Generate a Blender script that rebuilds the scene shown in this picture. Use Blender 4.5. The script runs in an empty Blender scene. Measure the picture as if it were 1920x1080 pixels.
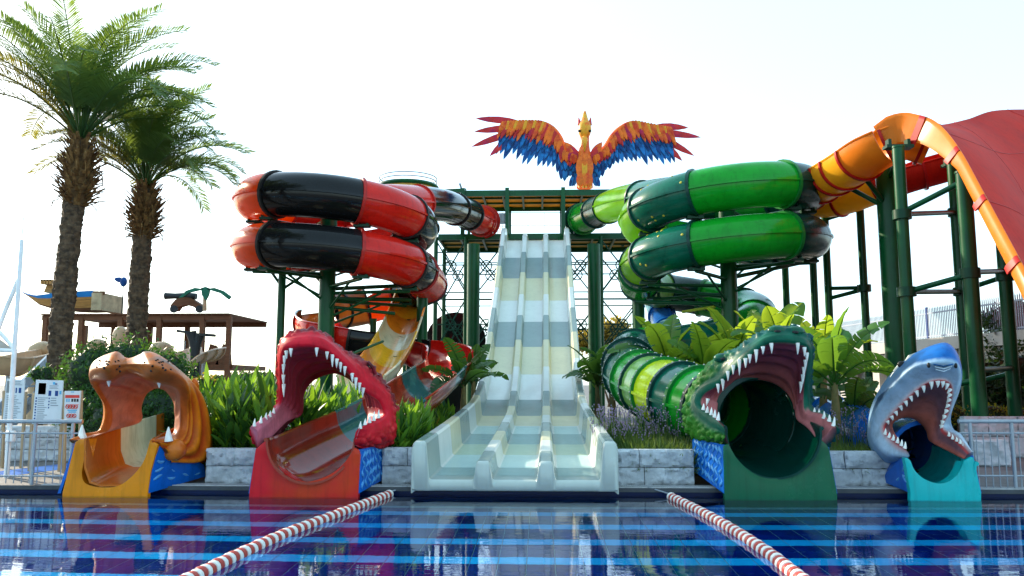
import bpy, math, random
from mathutils import Vector, Matrix, noise
V = Vector
R = math.radians
scene = bpy.context.scene
col = scene.collection
random.seed(11)

# ------------------------------------------------------------------ camera
FPX, HOR, CAMZ, YAW = 1500.0, 720.0, 1.8, R(2.0)
cam_d = bpy.data.cameras.new('camera')
cam = bpy.data.objects.new('camera', cam_d)
col.objects.link(cam)
cam_d.sensor_width = 36.0
cam_d.lens = 36.0 * FPX / 1920.0
cam_d.clip_end = 3000
cam.location = (0, 0, CAMZ)
cam.rotation_euler = (R(90) + math.atan((HOR - 540) / FPX), 0, YAW)
scene.camera = cam
CM = cam.rotation_euler.to_matrix()

# ------------------------------------------------------------------ sky and sun
SUN_EL, SUN_AZ = R(24), R(-52)          # azimuth from +Y towards +X: the sun stands behind the slides, to the left
world = bpy.data.worlds.new('World')
scene.world = world
world.use_nodes = True
wn = world.node_tree
bg = wn.nodes['Background']
sky = wn.nodes.new('ShaderNodeTexSky')
sky.sky_type = 'NISHITA'
sky.sun_disc = False
sky.sun_elevation = SUN_EL
sky.sun_rotation = SUN_AZ
sky.air_density = 1.0
sky.dust_density = 1.0
sky.ozone_density = 1.0
hz = wn.nodes.new('ShaderNodeMix')          # thin bright veil of haze, even over the whole sky
hz.data_type = 'RGBA'
hz.inputs['Factor'].default_value = 0.36
hz.inputs[7].default_value = (4.9, 7.6, 8.6, 1)
wn.links.new(sky.outputs[0], hz.inputs[6])
wn.links.new(hz.outputs[2], bg.inputs['Color'])
bg.inputs['Strength'].default_value = 0.15
sd = bpy.data.lights.new('sun', 'SUN')
sd.energy = 4.2
sd.angle = R(0.6)
sd.color = (1.0, 0.86, 0.64)
sun = bpy.data.objects.new('sun', sd)
col.objects.link(sun)
sdir = V((math.sin(SUN_AZ) * math.cos(SUN_EL), math.cos(SUN_AZ) * math.cos(SUN_EL), math.sin(SUN_EL)))
sun.rotation_euler = (-sdir).to_track_quat('-Z', 'Y').to_euler()
sun.location = (-20, 20, 30)
scene.view_settings.view_transform = 'Standard'
scene.view_settings.look = 'None'
scene.view_settings.gamma = 1.0
scene.view_settings.use_curve_mapping = False
scene.view_settings.exposure = 1.15
scene.render.engine = 'CYCLES'
scene.cycles.max_bounces = 8
scene.cycles.transparent_max_bounces = 16

# ------------------------------------------------------------------ pixel -> direction helpers
def ray(px, row):
    return CM @ V(((px - 960.0) / FPX, (540.0 - row) / FPX, -1.0))
def P(px, row, D):
    d = ray(px, row)
    k = D / d.y
    return V((d.x * k, D, CAMZ + d.z * k))
def G(px, row, z=0.0):
    d = ray(px, row)
    k = (z - CAMZ) / d.z
    return V((d.x * k, d.y * k, z))
def crop(ox, oy, s):
    return lambda x, y, D: P(ox + x / s, oy + y / s, D)

# ------------------------------------------------------------------ materials
def _n(nt, typ, **kw):
    n = nt.nodes.new(typ)
    for k, v in kw.items():
        setattr(n, k, v)
    return n
def M(name, c, rough=.4, var=.15, vs=2.0, bump=0.0, bs=30.0, coat=0.0, metal=0.0, c2=None, c2t=.55, c2s=3.0, trans=0.0, tcol=None, clear=0.0, spec=.16, detail=6.0, stretch=None, sss=0, grime=None):
    m = bpy.data.materials.new(name)
    m.use_nodes = True
    nt = m.node_tree
    b = nt.nodes['Principled BSDF']
    out = nt.nodes['Material Output']
    tc = _n(nt, 'ShaderNodeTexCoord')
    src = tc.outputs['Object']
    if stretch:
        mp = _n(nt, 'ShaderNodeMapping')
        mp.inputs['Scale'].default_value = stretch
        nt.links.new(src, mp.inputs['Vector'])
        src = mp.outputs[0]
    nz = _n(nt, 'ShaderNodeTexNoise')
    nz.inputs['Scale'].default_value = vs
    nz.inputs['Detail'].default_value = detail
    nz.inputs['Roughness'].default_value = .62
    nt.links.new(src, nz.inputs['Vector'])
    mr = _n(nt, 'ShaderNodeMapRange')
    mr.inputs['From Min'].default_value = .3
    mr.inputs['From Max'].default_value = .7
    mr.inputs['To Min'].default_value = 1 - var
    mr.inputs['To Max'].default_value = 1 + var
    nt.links.new(nz.outputs['Fac'], mr.inputs['Value'])
    base = _n(nt, 'ShaderNodeRGB')
    base.outputs[0].default_value = (*c, 1)
    cs = base.outputs[0]
    if c2:
        n2 = _n(nt, 'ShaderNodeTexNoise')
        n2.inputs['Scale'].default_value = c2s
        n2.inputs['Detail'].default_value = 5
        nt.links.new(src, n2.inputs['Vector'])
        rr = _n(nt, 'ShaderNodeMapRange')
        rr.inputs['From Min'].default_value = c2t - .09
        rr.inputs['From Max'].default_value = c2t + .09
        nt.links.new(n2.outputs['Fac'], rr.inputs['Value'])
        mx = _n(nt, 'ShaderNodeMix', data_type='RGBA')
        nt.links.new(rr.outputs[0], mx.inputs['Factor'])
        nt.links.new(cs, mx.inputs[6])
        mx.inputs[7].default_value = (*c2, 1)
        cs = mx.outputs[2]
    mu = _n(nt, 'ShaderNodeVectorMath', operation='SCALE')
    nt.links.new(cs, mu.inputs[0])
    nt.links.new(mr.outputs[0], mu.inputs['Scale'])
    last_c = mu.outputs[0]
    if grime is None:
        grime = .3 if coat > 0 else 0
    if grime:                       # vertical drip streaks and faded patches
        g1 = _n(nt, 'ShaderNodeMapping'); g1.inputs['Scale'].default_value = (7, 7, .7)
        nt.links.new(tc.outputs['Object'], g1.inputs['Vector'])
        g2 = _n(nt, 'ShaderNodeTexNoise'); g2.inputs['Scale'].default_value = 1.0; g2.inputs['Detail'].default_value = 7; g2.inputs['Roughness'].default_value = .7
        nt.links.new(g1.outputs[0], g2.inputs['Vector'])
        g3 = _n(nt, 'ShaderNodeMapRange'); g3.inputs['From Min'].default_value = .5; g3.inputs['From Max'].default_value = .72; g3.inputs['To Min'].default_value = 1; g3.inputs['To Max'].default_value = 1 - grime
        nt.links.new(g2.outputs['Fac'], g3.inputs['Value'])
        g4 = _n(nt, 'ShaderNodeVectorMath', operation='SCALE')
        nt.links.new(last_c, g4.inputs[0]); nt.links.new(g3.outputs[0], g4.inputs['Scale'])
        last_c = g4.outputs[0]
    nt.links.new(last_c, b.inputs['Base Color'])
    rg = _n(nt, 'ShaderNodeMapRange')
    rg.inputs['To Min'].default_value = max(.02, rough - .1)
    rg.inputs['To Max'].default_value = min(1, rough + .1)
    nt.links.new(nz.outputs['Fac'], rg.inputs['Value'])
    nt.links.new(rg.outputs[0], b.inputs['Roughness'])
    b.inputs['Metallic'].default_value = metal
    b.inputs['Coat Weight'].default_value = coat * .6
    b.inputs['Coat Roughness'].default_value = .06
    b.inputs['Specular IOR Level'].default_value = spec
    if sss:
        b.inputs['Subsurface Weight'].default_value = sss
    if bump:
        n3 = _n(nt, 'ShaderNodeTexNoise')
        n3.inputs['Scale'].default_value = bs
        n3.inputs['Detail'].default_value = 6
        nt.links.new(src, n3.inputs['Vector'])
        bp = _n(nt, 'ShaderNodeBump')
        bp.inputs['Strength'].default_value = bump
        bp.inputs['Distance'].default_value = .03
        nt.links.new(n3.outputs['Fac'], bp.inputs['Height'])
        nt.links.new(bp.outputs[0], b.inputs['Normal'])
    last = b.outputs[0]
    if trans:
        t = _n(nt, 'ShaderNodeBsdfTranslucent')
        t.inputs[0].default_value = (*(tcol or c), 1)
        ms = _n(nt, 'ShaderNodeMixShader')
        ms.inputs[0].default_value = trans
        nt.links.new(last, ms.inputs[1])
        nt.links.new(t.outputs[0], ms.inputs[2])
        last = ms.outputs[0]
    if clear:
        t = _n(nt, 'ShaderNodeBsdfTransparent')
        t.inputs[0].default_value = (*(tcol or c), 1)
        ms = _n(nt, 'ShaderNodeMixShader')
        ms.inputs[0].default_value = clear
        nt.links.new(last, ms.inputs[1])
        nt.links.new(t.outputs[0], ms.inputs[2])
        last = ms.outputs[0]
    nt.links.new(last, out.inputs['Surface'])
    return m

# ------------------------------------------------------------------ mesh builder
ORG = {}
def frame(t, up=V((0, 0, 1))):
    t = t.normalized()
    r = t.cross(up)
    if r.length < 1e-4:
        r = V((1, 0, 0))
    r.normalize()
    return r, r.cross(t).normalized()
class MB:
    def __init__(s):
        s.v, s.f, s.m = [], [], []
    def add(s, vs, fs, mi=0):
        o = len(s.v)
        s.v += [V(p) for p in vs]
        s.f += [tuple(i + o for i in q) for q in fs]
        s.m += [mi] * len(fs)
        return s
    def box(s, c, sz, rot=None, mi=0, bev=0.0):
        x, y, z = sz[0] / 2, sz[1] / 2, sz[2] / 2
        if bev:
            return s.rbox(c, sz, bev, rot, mi)
        vs = [V((a * x, b * y, d * z)) for d in (-1, 1) for b in (-1, 1) for a in (-1, 1)]
        if rot is not None:
            vs = [rot @ p for p in vs]
        c = V(c)
        return s.add([p + c for p in vs], [(0, 2, 3, 1), (4, 5, 7, 6), (0, 1, 5, 4), (2, 6, 7, 3), (0, 4, 6, 2), (1, 3, 7, 5)], mi)
    def rbox(s, c, sz, b, rot=None, mi=0):
        x, y, z = sz[0] / 2, sz[1] / 2, sz[2] / 2
        rings = []
        for zz, ins in ((-z, b), (-z + b, 0), (z - b, 0), (z, b)):
            X, Y = x - ins, y - ins
            rings.append([V((X - b, -Y, zz)), V((X, -Y + b, zz)), V((X, Y - b, zz)), V((X - b, Y, zz)), V((-X + b, Y, zz)), V((-X, Y - b, zz)), V((-X, -Y + b, zz)), V((-X + b, -Y, zz))])
        c = V(c)
        rings = [[(rot @ p if rot is not None else p) + c for p in r] for r in rings]
        return s.loft(rings, True, True, mi)
    def loft(s, rings, cyc=True, caps=False, mi=0, cyc2=False):
        n = len(rings[0])
        vs = [p for r in rings for p in r]
        fs = []
        K = len(rings)
        for k in range(K if cyc2 else K - 1):
            k2 = (k + 1) % K
            for i in range(n if cyc else n - 1):
                j = (i + 1) % n
                fs.append((k * n + i, k * n + j, k2 * n + j, k2 * n + i))
        if caps:
            fs.append(tuple(range(n - 1, -1, -1)))
            fs.append(tuple((K - 1) * n + i for i in range(n)))
        return s.add(vs, fs, mi)
    def tube(s, path, r, n=8, caps=True, mi=0, closed=False):
        path = [V(p) for p in path]
        K = len(path)
        rings = []
        t0 = (path[1] - path[0]).normalized()
        a, b = frame(t0)
        for k in range(K):
            if closed:
                t = path[(k + 1) % K] - path[k - 1]
            else:
                t = path[min(k + 1, K - 1)] - path[max(k - 1, 0)]
            if t.length < 1e-9:
                t = t0
            t.normalize()
            a = a - t * a.dot(t)
            if a.length < 1e-6:
                a = frame(t)[0]
            a.normalize()
            b = t.cross(a)
            rr = r[k] if isinstance(r, (list, tuple)) else r
            rings.append([path[k] + (a * math.cos(2 * math.pi * i / n) + b * math.sin(2 * math.pi * i / n)) * rr for i in range(n)])
        return s.loft(rings, True, caps and not closed, mi, cyc2=closed)
    def bar(s, a, b, r, n=8, mi=0):
        return s.tube([a, b], r, n, True, mi)
    def beam(s, a, b, w, h, mi=0):
        a, b = V(a), V(b)
        t = b - a
        r, u = frame(t)
        rot = Matrix((r, t.normalized(), u)).transposed()
        return s.box((a + b) / 2, (w, t.length, h), rot, mi)
    def ell(s, c, rad, rot=None, nu=12, nv=8, mi=0, f=None):
        c = V(c)
        rings = []
        for j in range(1, nv):
            ph = math.pi * j / nv
            rr = []
            for i in range(nu):
                th = 2 * math.pi * i / nu
                p = V((math.sin(ph) * math.cos(th) * rad[0], math.sin(ph) * math.sin(th) * rad[1], -math.cos(ph) * rad[2]))
                if f:
                    p = f(p)
                rr.append((rot @ p if rot is not None else p) + c)
            rings.append(rr)
        return s.loft(rings, True, True, mi)
    def cone(s, base, tip, r, n=8, bend=V((0, 0, 0)), mi=0, flat=1.0):
        base, tip = V(base), V(tip)
        pts, rs = [], []
        for k in range(5):
            u = k / 4
            pts.append(base.lerp(tip, u) + bend * (4 * u * (1 - u)))
            rs.append(max(.04, math.sqrt(1 - u) * (1 - .3 * u)) * r)
        rs[-1] = r * .12
        return s.tube(pts, rs, n, True, mi)
    def poly(s, pts, th, mi=0):
        # flat polygon with thickness; th a vector
        n = len(pts)
        pts = [V(p) for p in pts]
        q = [p + th for p in pts]
        return s.add(pts + q, [tuple(range(n)), tuple(range(2 * n - 1, n - 1, -1))] + [(i, i + n, (i + 1) % n + n, (i + 1) % n) for i in range(n)], mi)
    def build(s, name, mats, parent=None, smooth=True, ang=40, org=None):
        if not isinstance(mats, (list, tuple)):
            mats = [mats]
        if parent is not None:
            o0 = ORG[parent.name]
        elif org is not None:
            o0 = V(org)
        else:
            xs = [p.x for p in s.v]; ys = [p.y for p in s.v]; zs = [p.z for p in s.v]
            o0 = V(((min(xs) + max(xs)) / 2, (min(ys) + max(ys)) / 2, min(zs)))
        me = bpy.data.meshes.new(name)
        me.from_pydata([p - o0 for p in s.v], [], s.f)
        for m in mats:
            me.materials.append(m)
        if len(mats) > 1:
            me.polygons.foreach_set('material_index', s.m)
        me.update()
        if smooth:
            me.polygons.foreach_set('use_smooth', [True] * len(me.polygons))
            me.set_sharp_from_angle(angle=R(ang))
        o = bpy.data.objects.new(name, me)
        col.objects.link(o)
        if parent is not None:
            o.parent = parent
        else:
            o.location = o0
        ORG[o.name] = o0
        return o
def tag(o, label, cat, group=None, kind=None):
    if label: o['label'] = label
    if cat: o['category'] = cat
    if group: o['group'] = group
    if kind: o['kind'] = kind
    return o
def thing(name, label, cat, loc, group=None):
    o = bpy.data.objects.new(name, None)
    col.objects.link(o)
    o.empty_display_size = .2
    o.location = loc
    ORG[o.name] = V(loc)
    return tag(o, label, cat, group)
def struct(o):
    o['kind'] = 'structure'
    return o
def copy_tree(o, parent=None):
    c = o.copy()
    col.objects.link(c)
    if parent is not None:
        c.parent = parent
    for ch in list(o.children):
        copy_tree(ch, c)
    return c
def crom(pts, n):
    # Catmull-Rom through pts (tuples or Vectors), n samples per span
    pts = [V(p) for p in pts]
    out = []
    for i in range(len(pts) - 1):
        p0 = pts[i - 1] if i > 0 else pts[0] * 2 - pts[1]
        p1, p2 = pts[i], pts[i + 1]
        p3 = pts[i + 2] if i + 2 < len(pts) else p2 * 2 - p1
        for k in range(n):
            t = k / n
            out.append(.5 * ((2 * p1) + (p2 - p0) * t + (2 * p0 - 5 * p1 + 4 * p2 - p3) * t * t + (3 * p1 - p0 - 3 * p2 + p3) * t ** 3))
    out.append(pts[-1].copy())
    return out
def resample(pts, step):
    L = [0]
    for i in range(1, len(pts)):
        L.append(L[-1] + (pts[i] - pts[i - 1]).length)
    n = max(2, int(round(L[-1] / step)))
    out, j = [], 0
    for k in range(n + 1):
        s_ = L[-1] * k / n
        while j < len(L) - 2 and L[j + 1] < s_:
            j += 1
        d = L[j + 1] - L[j]
        out.append(pts[j].lerp(pts[j + 1], (s_ - L[j]) / d if d else 0))
    return out

# ------------------------------------------------------------------ palette
GREEN = M('green_paint', (.001, .062, .02), .35, .2, 1.5, coat=.1, c2=(.003, .085, .02), c2t=.6, c2s=.6, spec=.2)
GREEND = M('dark_green_paint', (.001, .04, .018), .4, .2, 2, spec=.2)
STEEL = M('galvanised_steel', (.32, .35, .39), .45, .15, 6, metal=.4)
WHITEM = M('white_metal', (.75, .77, .78), .35, .1, 4)
TOOTH = M('tooth_white', (.85, .84, .78), .25, .08, 8, coat=.4)
BLUEP = M('blue_fibreglass', (.004, .12, .5), .3, .2, 2.5, coat=.15)
# ================================================================== setting: ground, pool, water
PAV = M('deck_concrete', (.16, .155, .155), .8, .25, 1.2, bump=.2, bs=25, c2=(.11, .11, .115), c2t=.58, c2s=.8)
def sheet(name, x0, x1, y0, y1, z, mat):
    m = MB()
    m.add([(x0, y0, z), (x1, y0, z), (x1, y1, z), (x0, y1, z)], [(0, 1, 2, 3)])
    return struct(m.build(name, mat, smooth=False))
PY0, PY1, PX0, PX1, DECK = 1.2, 13.45, -40.0, 40.0, .10
# ground around the pool, one frame-shaped sheet reaching the horizon
gm = MB()
B = 1200
X = [-B, PX0, PX1, B]; Y = [-60, PY0, PY1, B]
gv = [(x, y, DECK) for y in Y for x in X]
gm.add(gv, [(r * 4 + c, r * 4 + c + 1, r * 4 + c + 5, r * 4 + c + 4) for r in range(3) for c in range(3) if not (r == 1 and c == 1)])
GROUND = struct(gm.build('ground', PAV, smooth=False))

POOLB = M('pool_wall_paint', (.003, .012, .06), .3, .2, 1.5)
GROUT = M('pool_grout', (.15, .28, .4), .6, .2, 6)
TILE_D = M('dark_blue_pool_tile', (.0015, .011, .14), .2, .3, .7, c2=(.002, .018, .22), c2t=.55, c2s=1.5)
TILE_L = M('light_blue_pool_tile', (.008, .42, .85), .2, .12, .8)
PD = -1.2
m = MB()   # pool shell
m.add([(PX0, PY0, PD), (PX1, PY0, PD), (PX1, PY1, PD), (PX0, PY1, PD)], [(0, 1, 2, 3)])
POOLF = struct(m.build('pool_floor', GROUT, smooth=False))
for nm, a, b in (('pool_wall_far', (PX0, PY1), (PX1, PY1)), ('pool_wall_near', (PX1, PY0), (PX0, PY0)), ('pool_wall_left', (PX0, PY0), (PX0, PY1)), ('pool_wall_right', (PX1, PY1), (PX1, PY0))):
    m = MB()
    m.add([(a[0], a[1], PD), (b[0], b[1], PD), (b[0], b[1], DECK), (a[0], a[1], DECK)], [(0, 3, 2, 1)])
    struct(m.build(nm, POOLB, smooth=False))
# floor tiles: rows of three tiles to the metre, one light row in three
TS = 1 / 3
def tile_geo(mb, cx, cy):
    h = TS / 2 - .004
    b = .006
    mb.add([(cx - h, cy - h, PD + .002), (cx + h, cy - h, PD + .002), (cx + h, cy + h, PD + .002), (cx - h, cy + h, PD + .002),
            (cx - h + b, cy - h + b, PD + .012), (cx + h - b, cy - h + b, PD + .012), (cx + h - b, cy + h - b, PD + .012), (cx - h + b, cy + h - b, PD + .012)],
           [(4, 5, 6, 7), (0, 1, 5, 4), (1, 2, 6, 5), (2, 3, 7, 6), (3, 0, 4, 7)])
proto = {}
cells = []
ny = int((PY1 - 5.0) / TS)
for iy in range(ny):
    cy = 13.1 - iy * TS
    light = iy % 3 == 1
    for ix in range(-30, 31):
        cx = ix * TS
        if abs(cx) > cy * .66 + 1.2:
            continue
        cells.append((cy, abs(cx), cx, light))
vis = sorted([c for c in cells if c[0] > 8.6], key=lambda c: (c[0], c[1]))
single = set((c[0], c[2]) for c in vis[:300])
big = {True: MB(), False: MB()}
for cy, _, cx, light in cells:
    if (cy, cx) in single:
        if light not in proto:
            t = MB(); tile_geo(t, 0, 0)
            t.v = [p - V((0, 0, 0)) for p in t.v]
            o = t.build('tile', TILE_L if light else TILE_D, POOLF, smooth=False)
            # mesh is stored relative to the floor's origin: move it there
            proto[light] = o
        else:
            o = proto[light].copy(); col.objects.link(o)
        o.location = (cx, cy, 0)
    else:
        tile_geo(big[light], cx, cy)
for light in (True, False):
    o = big[light].build('tile_field', TILE_L if light else TILE_D, POOLF, smooth=False)
    o['kind'] = 'stuff'

WATER = bpy.data.materials.new('pool_water'); WATER.use_nodes = True
nt = WATER.node_tree; b = nt.nodes['Principled BSDF']
b.inputs['Base Color'].default_value = (.55, .84, .97, 1)
b.inputs['Transmission Weight'].default_value = 1
b.inputs['Roughness'].default_value = 0.0
b.inputs['IOR'].default_value = 1.333
b.inputs['Specular IOR Level'].default_value = .3
tc = _n(nt, 'ShaderNodeTexCoord'); mp = _n(nt, 'ShaderNodeMapping'); mp.inputs['Scale'].default_value = (1.0, 3.0, 1)
nz = _n(nt, 'ShaderNodeTexNoise'); nz.inputs['Scale'].default_value = 2.4; nz.inputs['Detail'].default_value = 3.5
n2 = _n(nt, 'ShaderNodeTexNoise'); n2.inputs['Scale'].default_value = .35; n2.inputs['Detail'].default_value = 1
mu = _n(nt, 'ShaderNodeMath', operation='MULTIPLY')
bp = _n(nt, 'ShaderNodeBump'); bp.inputs['Strength'].default_value = .055; bp.inputs['Distance'].default_value = .05
nt.links.new(tc.outputs['Object'], mp.inputs[0]); nt.links.new(mp.outputs[0], nz.inputs[0]); nt.links.new(tc.outputs['Object'], n2.inputs[0])
nt.links.new(nz.outputs['Fac'], mu.inputs[0]); nt.links.new(n2.outputs['Fac'], mu.inputs[1])
nt.links.new(mu.outputs[0], bp.inputs['Height']); nt.links.new(bp.outputs[0], b.inputs['Normal'])
m = MB(); m.add([(PX0, PY0, 0), (PX1, PY0, 0), (PX1, PY1, 0), (PX0, PY1, 0)], [(0, 1, 2, 3)])
struct(m.build('pool_water', WATER, smooth=False))

# overflow grate along the far edge
GRATE = M('grate_plastic', (.42, .43, .44), .5, .2, 8)
m = MB()
m.box((0, PY1 - .02, DECK - .02), (60, .06, .06))
KERB = struct(m.build('pool_edge', M('pool_edge_stone', (.07, .075, .08), .6, .25, 3, bump=.2), smooth=False))
m = MB()
for i in range(0, 560):
    x = -8.4 + i * .03
    m.box((x, PY1 + .14, DECK + .012), (.014, .2, .02))
m.box((0, PY1 + .045, DECK + .012), (16.8, .015, .024)); m.box((0, PY1 + .25, DECK + .012), (16.8, .015, .024))
tag(m.build('overflow_grate', GRATE, smooth=False), 'grey slotted overflow grate along the far pool edge', 'grate')

# lane ropes: each float disc its own part
FRED = M('float_red', (.42, .06, .045), .4, .15, 5)
FWHI = M('float_white', (.75, .72, .66), .4, .12, 5)
def disc_mesh():
    m = MB()
    prof = [(.0, -.042), (.05, -.042), (.068, -.034), (.074, -.015), (.074, .015), (.068, .034), (.05, .042), (.0, .042)]
    rings = [[V((max(r, .004) * math.cos(a * math.pi / 6), max(r, .004) * math.sin(a * math.pi / 6), z)) for a in range(12)] for r, z in prof]
    m.loft(rings, True, True)
    return m
def lane_rope(pix, label):
    pts = [G(x, y, .02) for x, y in pix]
    last = pts[-1] + (pts[-1] - pts[-2]).normalized() * 2.5
    pts = crom(pts + [last], 16)
    root = thing('lane_rope', label, 'lane rope', pts[0], 'striped lane ropes on the water')
    seg = resample(pts, .088)
    pr = {}
    for k in range(1, len(seg) - 1):
        red = k % 2 == 0
        if red not in pr:
            mb = disc_mesh(); mb.v = [p + ORG[root.name] for p in mb.v]
            o = mb.build('float_disc', FRED if red else FWHI, root)
            pr[red] = o
        else:
            o = pr[red].copy(); col.objects.link(o)
        o.location = seg[k] - ORG[root.name] + V((0, 0, .004 * math.sin(k * 1.7)))
        o.rotation_euler = (seg[k + 1] - seg[k - 1]).to_track_quat('Z', 'Y').to_euler()
    w = MB(); w.tube([V((pts[0].x + (.25 if 'dragon' in label else -.3), PY1 + .05, DECK + .02)), pts[0] + V((0, .1, .03)), seg[1]], .012, 6)
    w.build('tether', STEEL, root)
lane_rope([(733, 926), (640, 962), (540, 1000), (440, 1045), (370, 1080)], 'red and white lane rope running out from beside the red dragon slide')
lane_rope([(1256, 931), (1310, 958), (1366, 989), (1439, 1037), (1494, 1080)], 'red and white lane rope running out from beside the green crocodile slide')

# planter walls of rough painted stone blocks
STONE = M('grey_painted_stone', (.46, .49, .52), .8, .3, 4, bump=1.0, bs=11, c2=(.12, .13, .14), c2t=.66, c2s=8)
MORT = M('stone_mortar', (.12, .12, .12), .9, .2, 5)
STONEW = M('white_painted_stone', (.42, .46, .5), .75, .2, 3, bump=.6, bs=9)
def rough_block(mb, c, sx, sy, sz, seed):
    # subdivided, noise-roughened block
    n = [max(2, int(sx / .04)), 2, max(2, int(sz / .035))]
    rings = []
    nx, nz = n[0], n[2]
    vs, fs = [], []
    for j in range(nz + 1):
        for i in range(nx + 1):
            u, w = i / nx, j / nz
            e = min(u * sx, (1 - u) * sx, w * sz, (1 - w) * sz)
            p = V((c[0] - sx / 2 + u * sx, c[1] - sy / 2, c[2] - sz / 2 + w * sz))
            d = noise.noise(V((p.x * 5 + seed, p.z * 6, seed))) * .05 + noise.noise(V((p.x * 13, p.z * 15, seed))) * .035 + noise.noise(V((p.x * 31, p.z * 35, seed))) * .015
            p.y += (0 if e > .02 else .022) - d - .01
            vs.append(p)
    for j in range(nz):
        for i in range(nx):
            a = j * (nx + 1) + i
            fs.append((a, a + 1, a + nx + 2, a + nx + 1))
    o = len(vs)
    y1 = c[1] + sy / 2
    bk = [V((c[0] - sx / 2, y1, c[2] - sz / 2)), V((c[0] + sx / 2, y1, c[2] - sz / 2)), V((c[0] + sx / 2, y1, c[2] + sz / 2)), V((c[0] - sx / 2, y1, c[2] + sz / 2))]
    vs += bk
    bot = [i for i in range(nx + 1)]
    top = [nz * (nx + 1) + i for i in range(nx + 1)]
    fs.append(tuple([o + 1, o] [::-1] + bot[::-1]))
    fs.append(tuple(top[::-1] + [o + 3, o + 2]) [::-1])
    fs.append(tuple([j * (nx + 1) for j in range(nz + 1)] + [o + 3, o])[::-1])
    fs.append(tuple([j * (nx + 1) + nx for j in range(nz + 1)] + [o + 2, o + 1]))
    mb.add(vs, fs)
def stone_wall(name, x0, x1, y, z0, h, label, courses=2, mat=STONE, bl=.75):
    core = MB(); core.box(((x0 + x1) / 2, y + .16, z0 + h / 2 - .02), (x1 - x0 - .02, .24, h - .06))
    root = thing(name, label, 'wall', ((x0 + x1) / 2, y + .1, z0))
    core.build('mortar_core', MORT, root, smooth=False)
    ch = h / courses
    for c in range(courses):
        x = x0
        k = 0
        while x < x1 - .05:
            w = min(bl * random.uniform(.75, 1.25) * (.55 if (k == 0 and c % 2) else 1), x1 - x)
            if x1 - x - w < .2: w = x1 - x
            mb = MB()
            rough_block(mb, (x + w / 2, y + .1, z0 + ch * (c + .5)), w - .012, .2, ch - .012, random.uniform(0, 50))
            mb.build('stone_block', mat, root, ang=35)
            x += w; k += 1
    cp = MB()
    return root
WY = 13.85
def wx(px):
    return P(px, 870, WY).x
stone_wall('planter_wall', wx(385), wx(484), WY, DECK, .6, 'short grey stone planter wall between the orange beast and red dragon slides')
stone_wall('planter_wall', wx(716), wx(800), WY, DECK, .62, 'short grey stone planter wall between the red dragon slide and white slide')
stone_wall('planter_wall', wx(1142), wx(1302), WY, DECK, .6, 'grey stone planter wall below the lavender, beside the white slide')
stone_wall('planter_wall', wx(1545), wx(1672), WY, DECK, .58, 'grey stone planter wall between the crocodile and shark slides')
SOIL = M('planter_soil', (.05, .035, .022), .95, .3, 4, bump=.6, bs=12)
def soil(name, pts, z0, z1):
    mb = MB()
    n = len(pts)
    # a gently mounded bed
    c = V((sum(p[0] for p in pts) / n, sum(p[1] for p in pts) / n, z1))
    vs = [V((p[0], p[1], z0)) for p in pts] + [V((p[0], p[1], z1 - .08)) for p in pts] + [c]
    fs = [(i, (i + 1) % n, n + (i + 1) % n, n + i) for i in range(n)] + [(n + i, n + (i + 1) % n, 2 * n) for i in range(n)]
    mb.add(vs, fs)
    return struct(mb.build(name, SOIL))
soil('planter_soil_left', [(wx(385), 14.1), (wx(800), 14.1), (-2.6, 22), (-3.2, 27), (-12, 27), (-10.5, 19), (-6.2, 15)], DECK - .02, .32)
soil('planter_soil_right', [(wx(1142), 14.1), (wx(1672), 14.1), (8, 16), (10, 27), (2.0, 27), (1.9, 20)], DECK - .02, .32)
# ================================================================== white three-lane slide
SW = [M('slide_white', (.72, .74, .7), .2, .06, .8, coat=.2, spec=.3, grime=.08), M('slide_grey', (.27, .35, .34), .2, .08, .8, coat=.2, spec=.3, grime=.08), M('slide_cream', (.66, .62, .42), .2, .07, .8, coat=.2, spec=.3, grime=.08), M('slide_edge_grey', (.42, .47, .43), .25, .06, 1, coat=.2, spec=.3, grime=.08)]
SX = lambda y: -.42 + (y - 13.3) * .0085
prof = [(13.22, .26), (14.6, .31), (17.4, .42), (20.5, .58), (23.2, .78), (25.2, 1.2), (27.2, 1.95), (29.5, 3.15), (32.5, 4.85), (35.5, 6.75), (38.0, 8.4), (38.9, 8.82), (39.9, 8.98), (40.9, 9.0)]
cl = resample(crom([V((0, y, z)) for y, z in prof], 10), .2)
W2 = 1.67
def sl_section():
    # (x, height, kind) across the slide, left to right
    s = []
    lane = (2 * W2 - 2 * .3 - 2 * .32) / 3
    def wallprof(x0, x1, h, b=.06):
        return [(x0, 0), (x0 + b * .35, h * .6), (x0 + b, h - .03), (x0 + b + .03, h), (x1 - b - .03, h), (x1 - b, h - .03), (x1 - b * .35, h * .6), (x1, 0)]
    s += [(-W2, -.16), (-W2, .3), (-W2 + .004, .52), (-W2 + .02, .58), (-W2 + .06, .62), (-W2 + .2, .62), (-W2 + .235, .58), (-W2 + .285, .035), (-W2 + .3, .012)]
    x = -W2 + .3
    for k in range(3):
        s += [(x + .025, 0), (x + lane - .025, 0)]
        x += lane
        if k < 2:
            s += [(x, .012), (x + .012, .035), (x + .05, .27), (x + .08, .3), (x + .24, .3), (x + .27, .27), (x + .308, .035), (x + .32, .012)]
            x += .32
    s += [(W2 - .3, .012), (W2 - .285, .035), (W2 - .235, .58), (W2 - .2, .62), (W2 - .06, .62), (W2 - .02, .58), (W2 - .004, .52), (W2, .3), (W2, -.16)]
    return s
SEC = sl_section()
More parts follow.
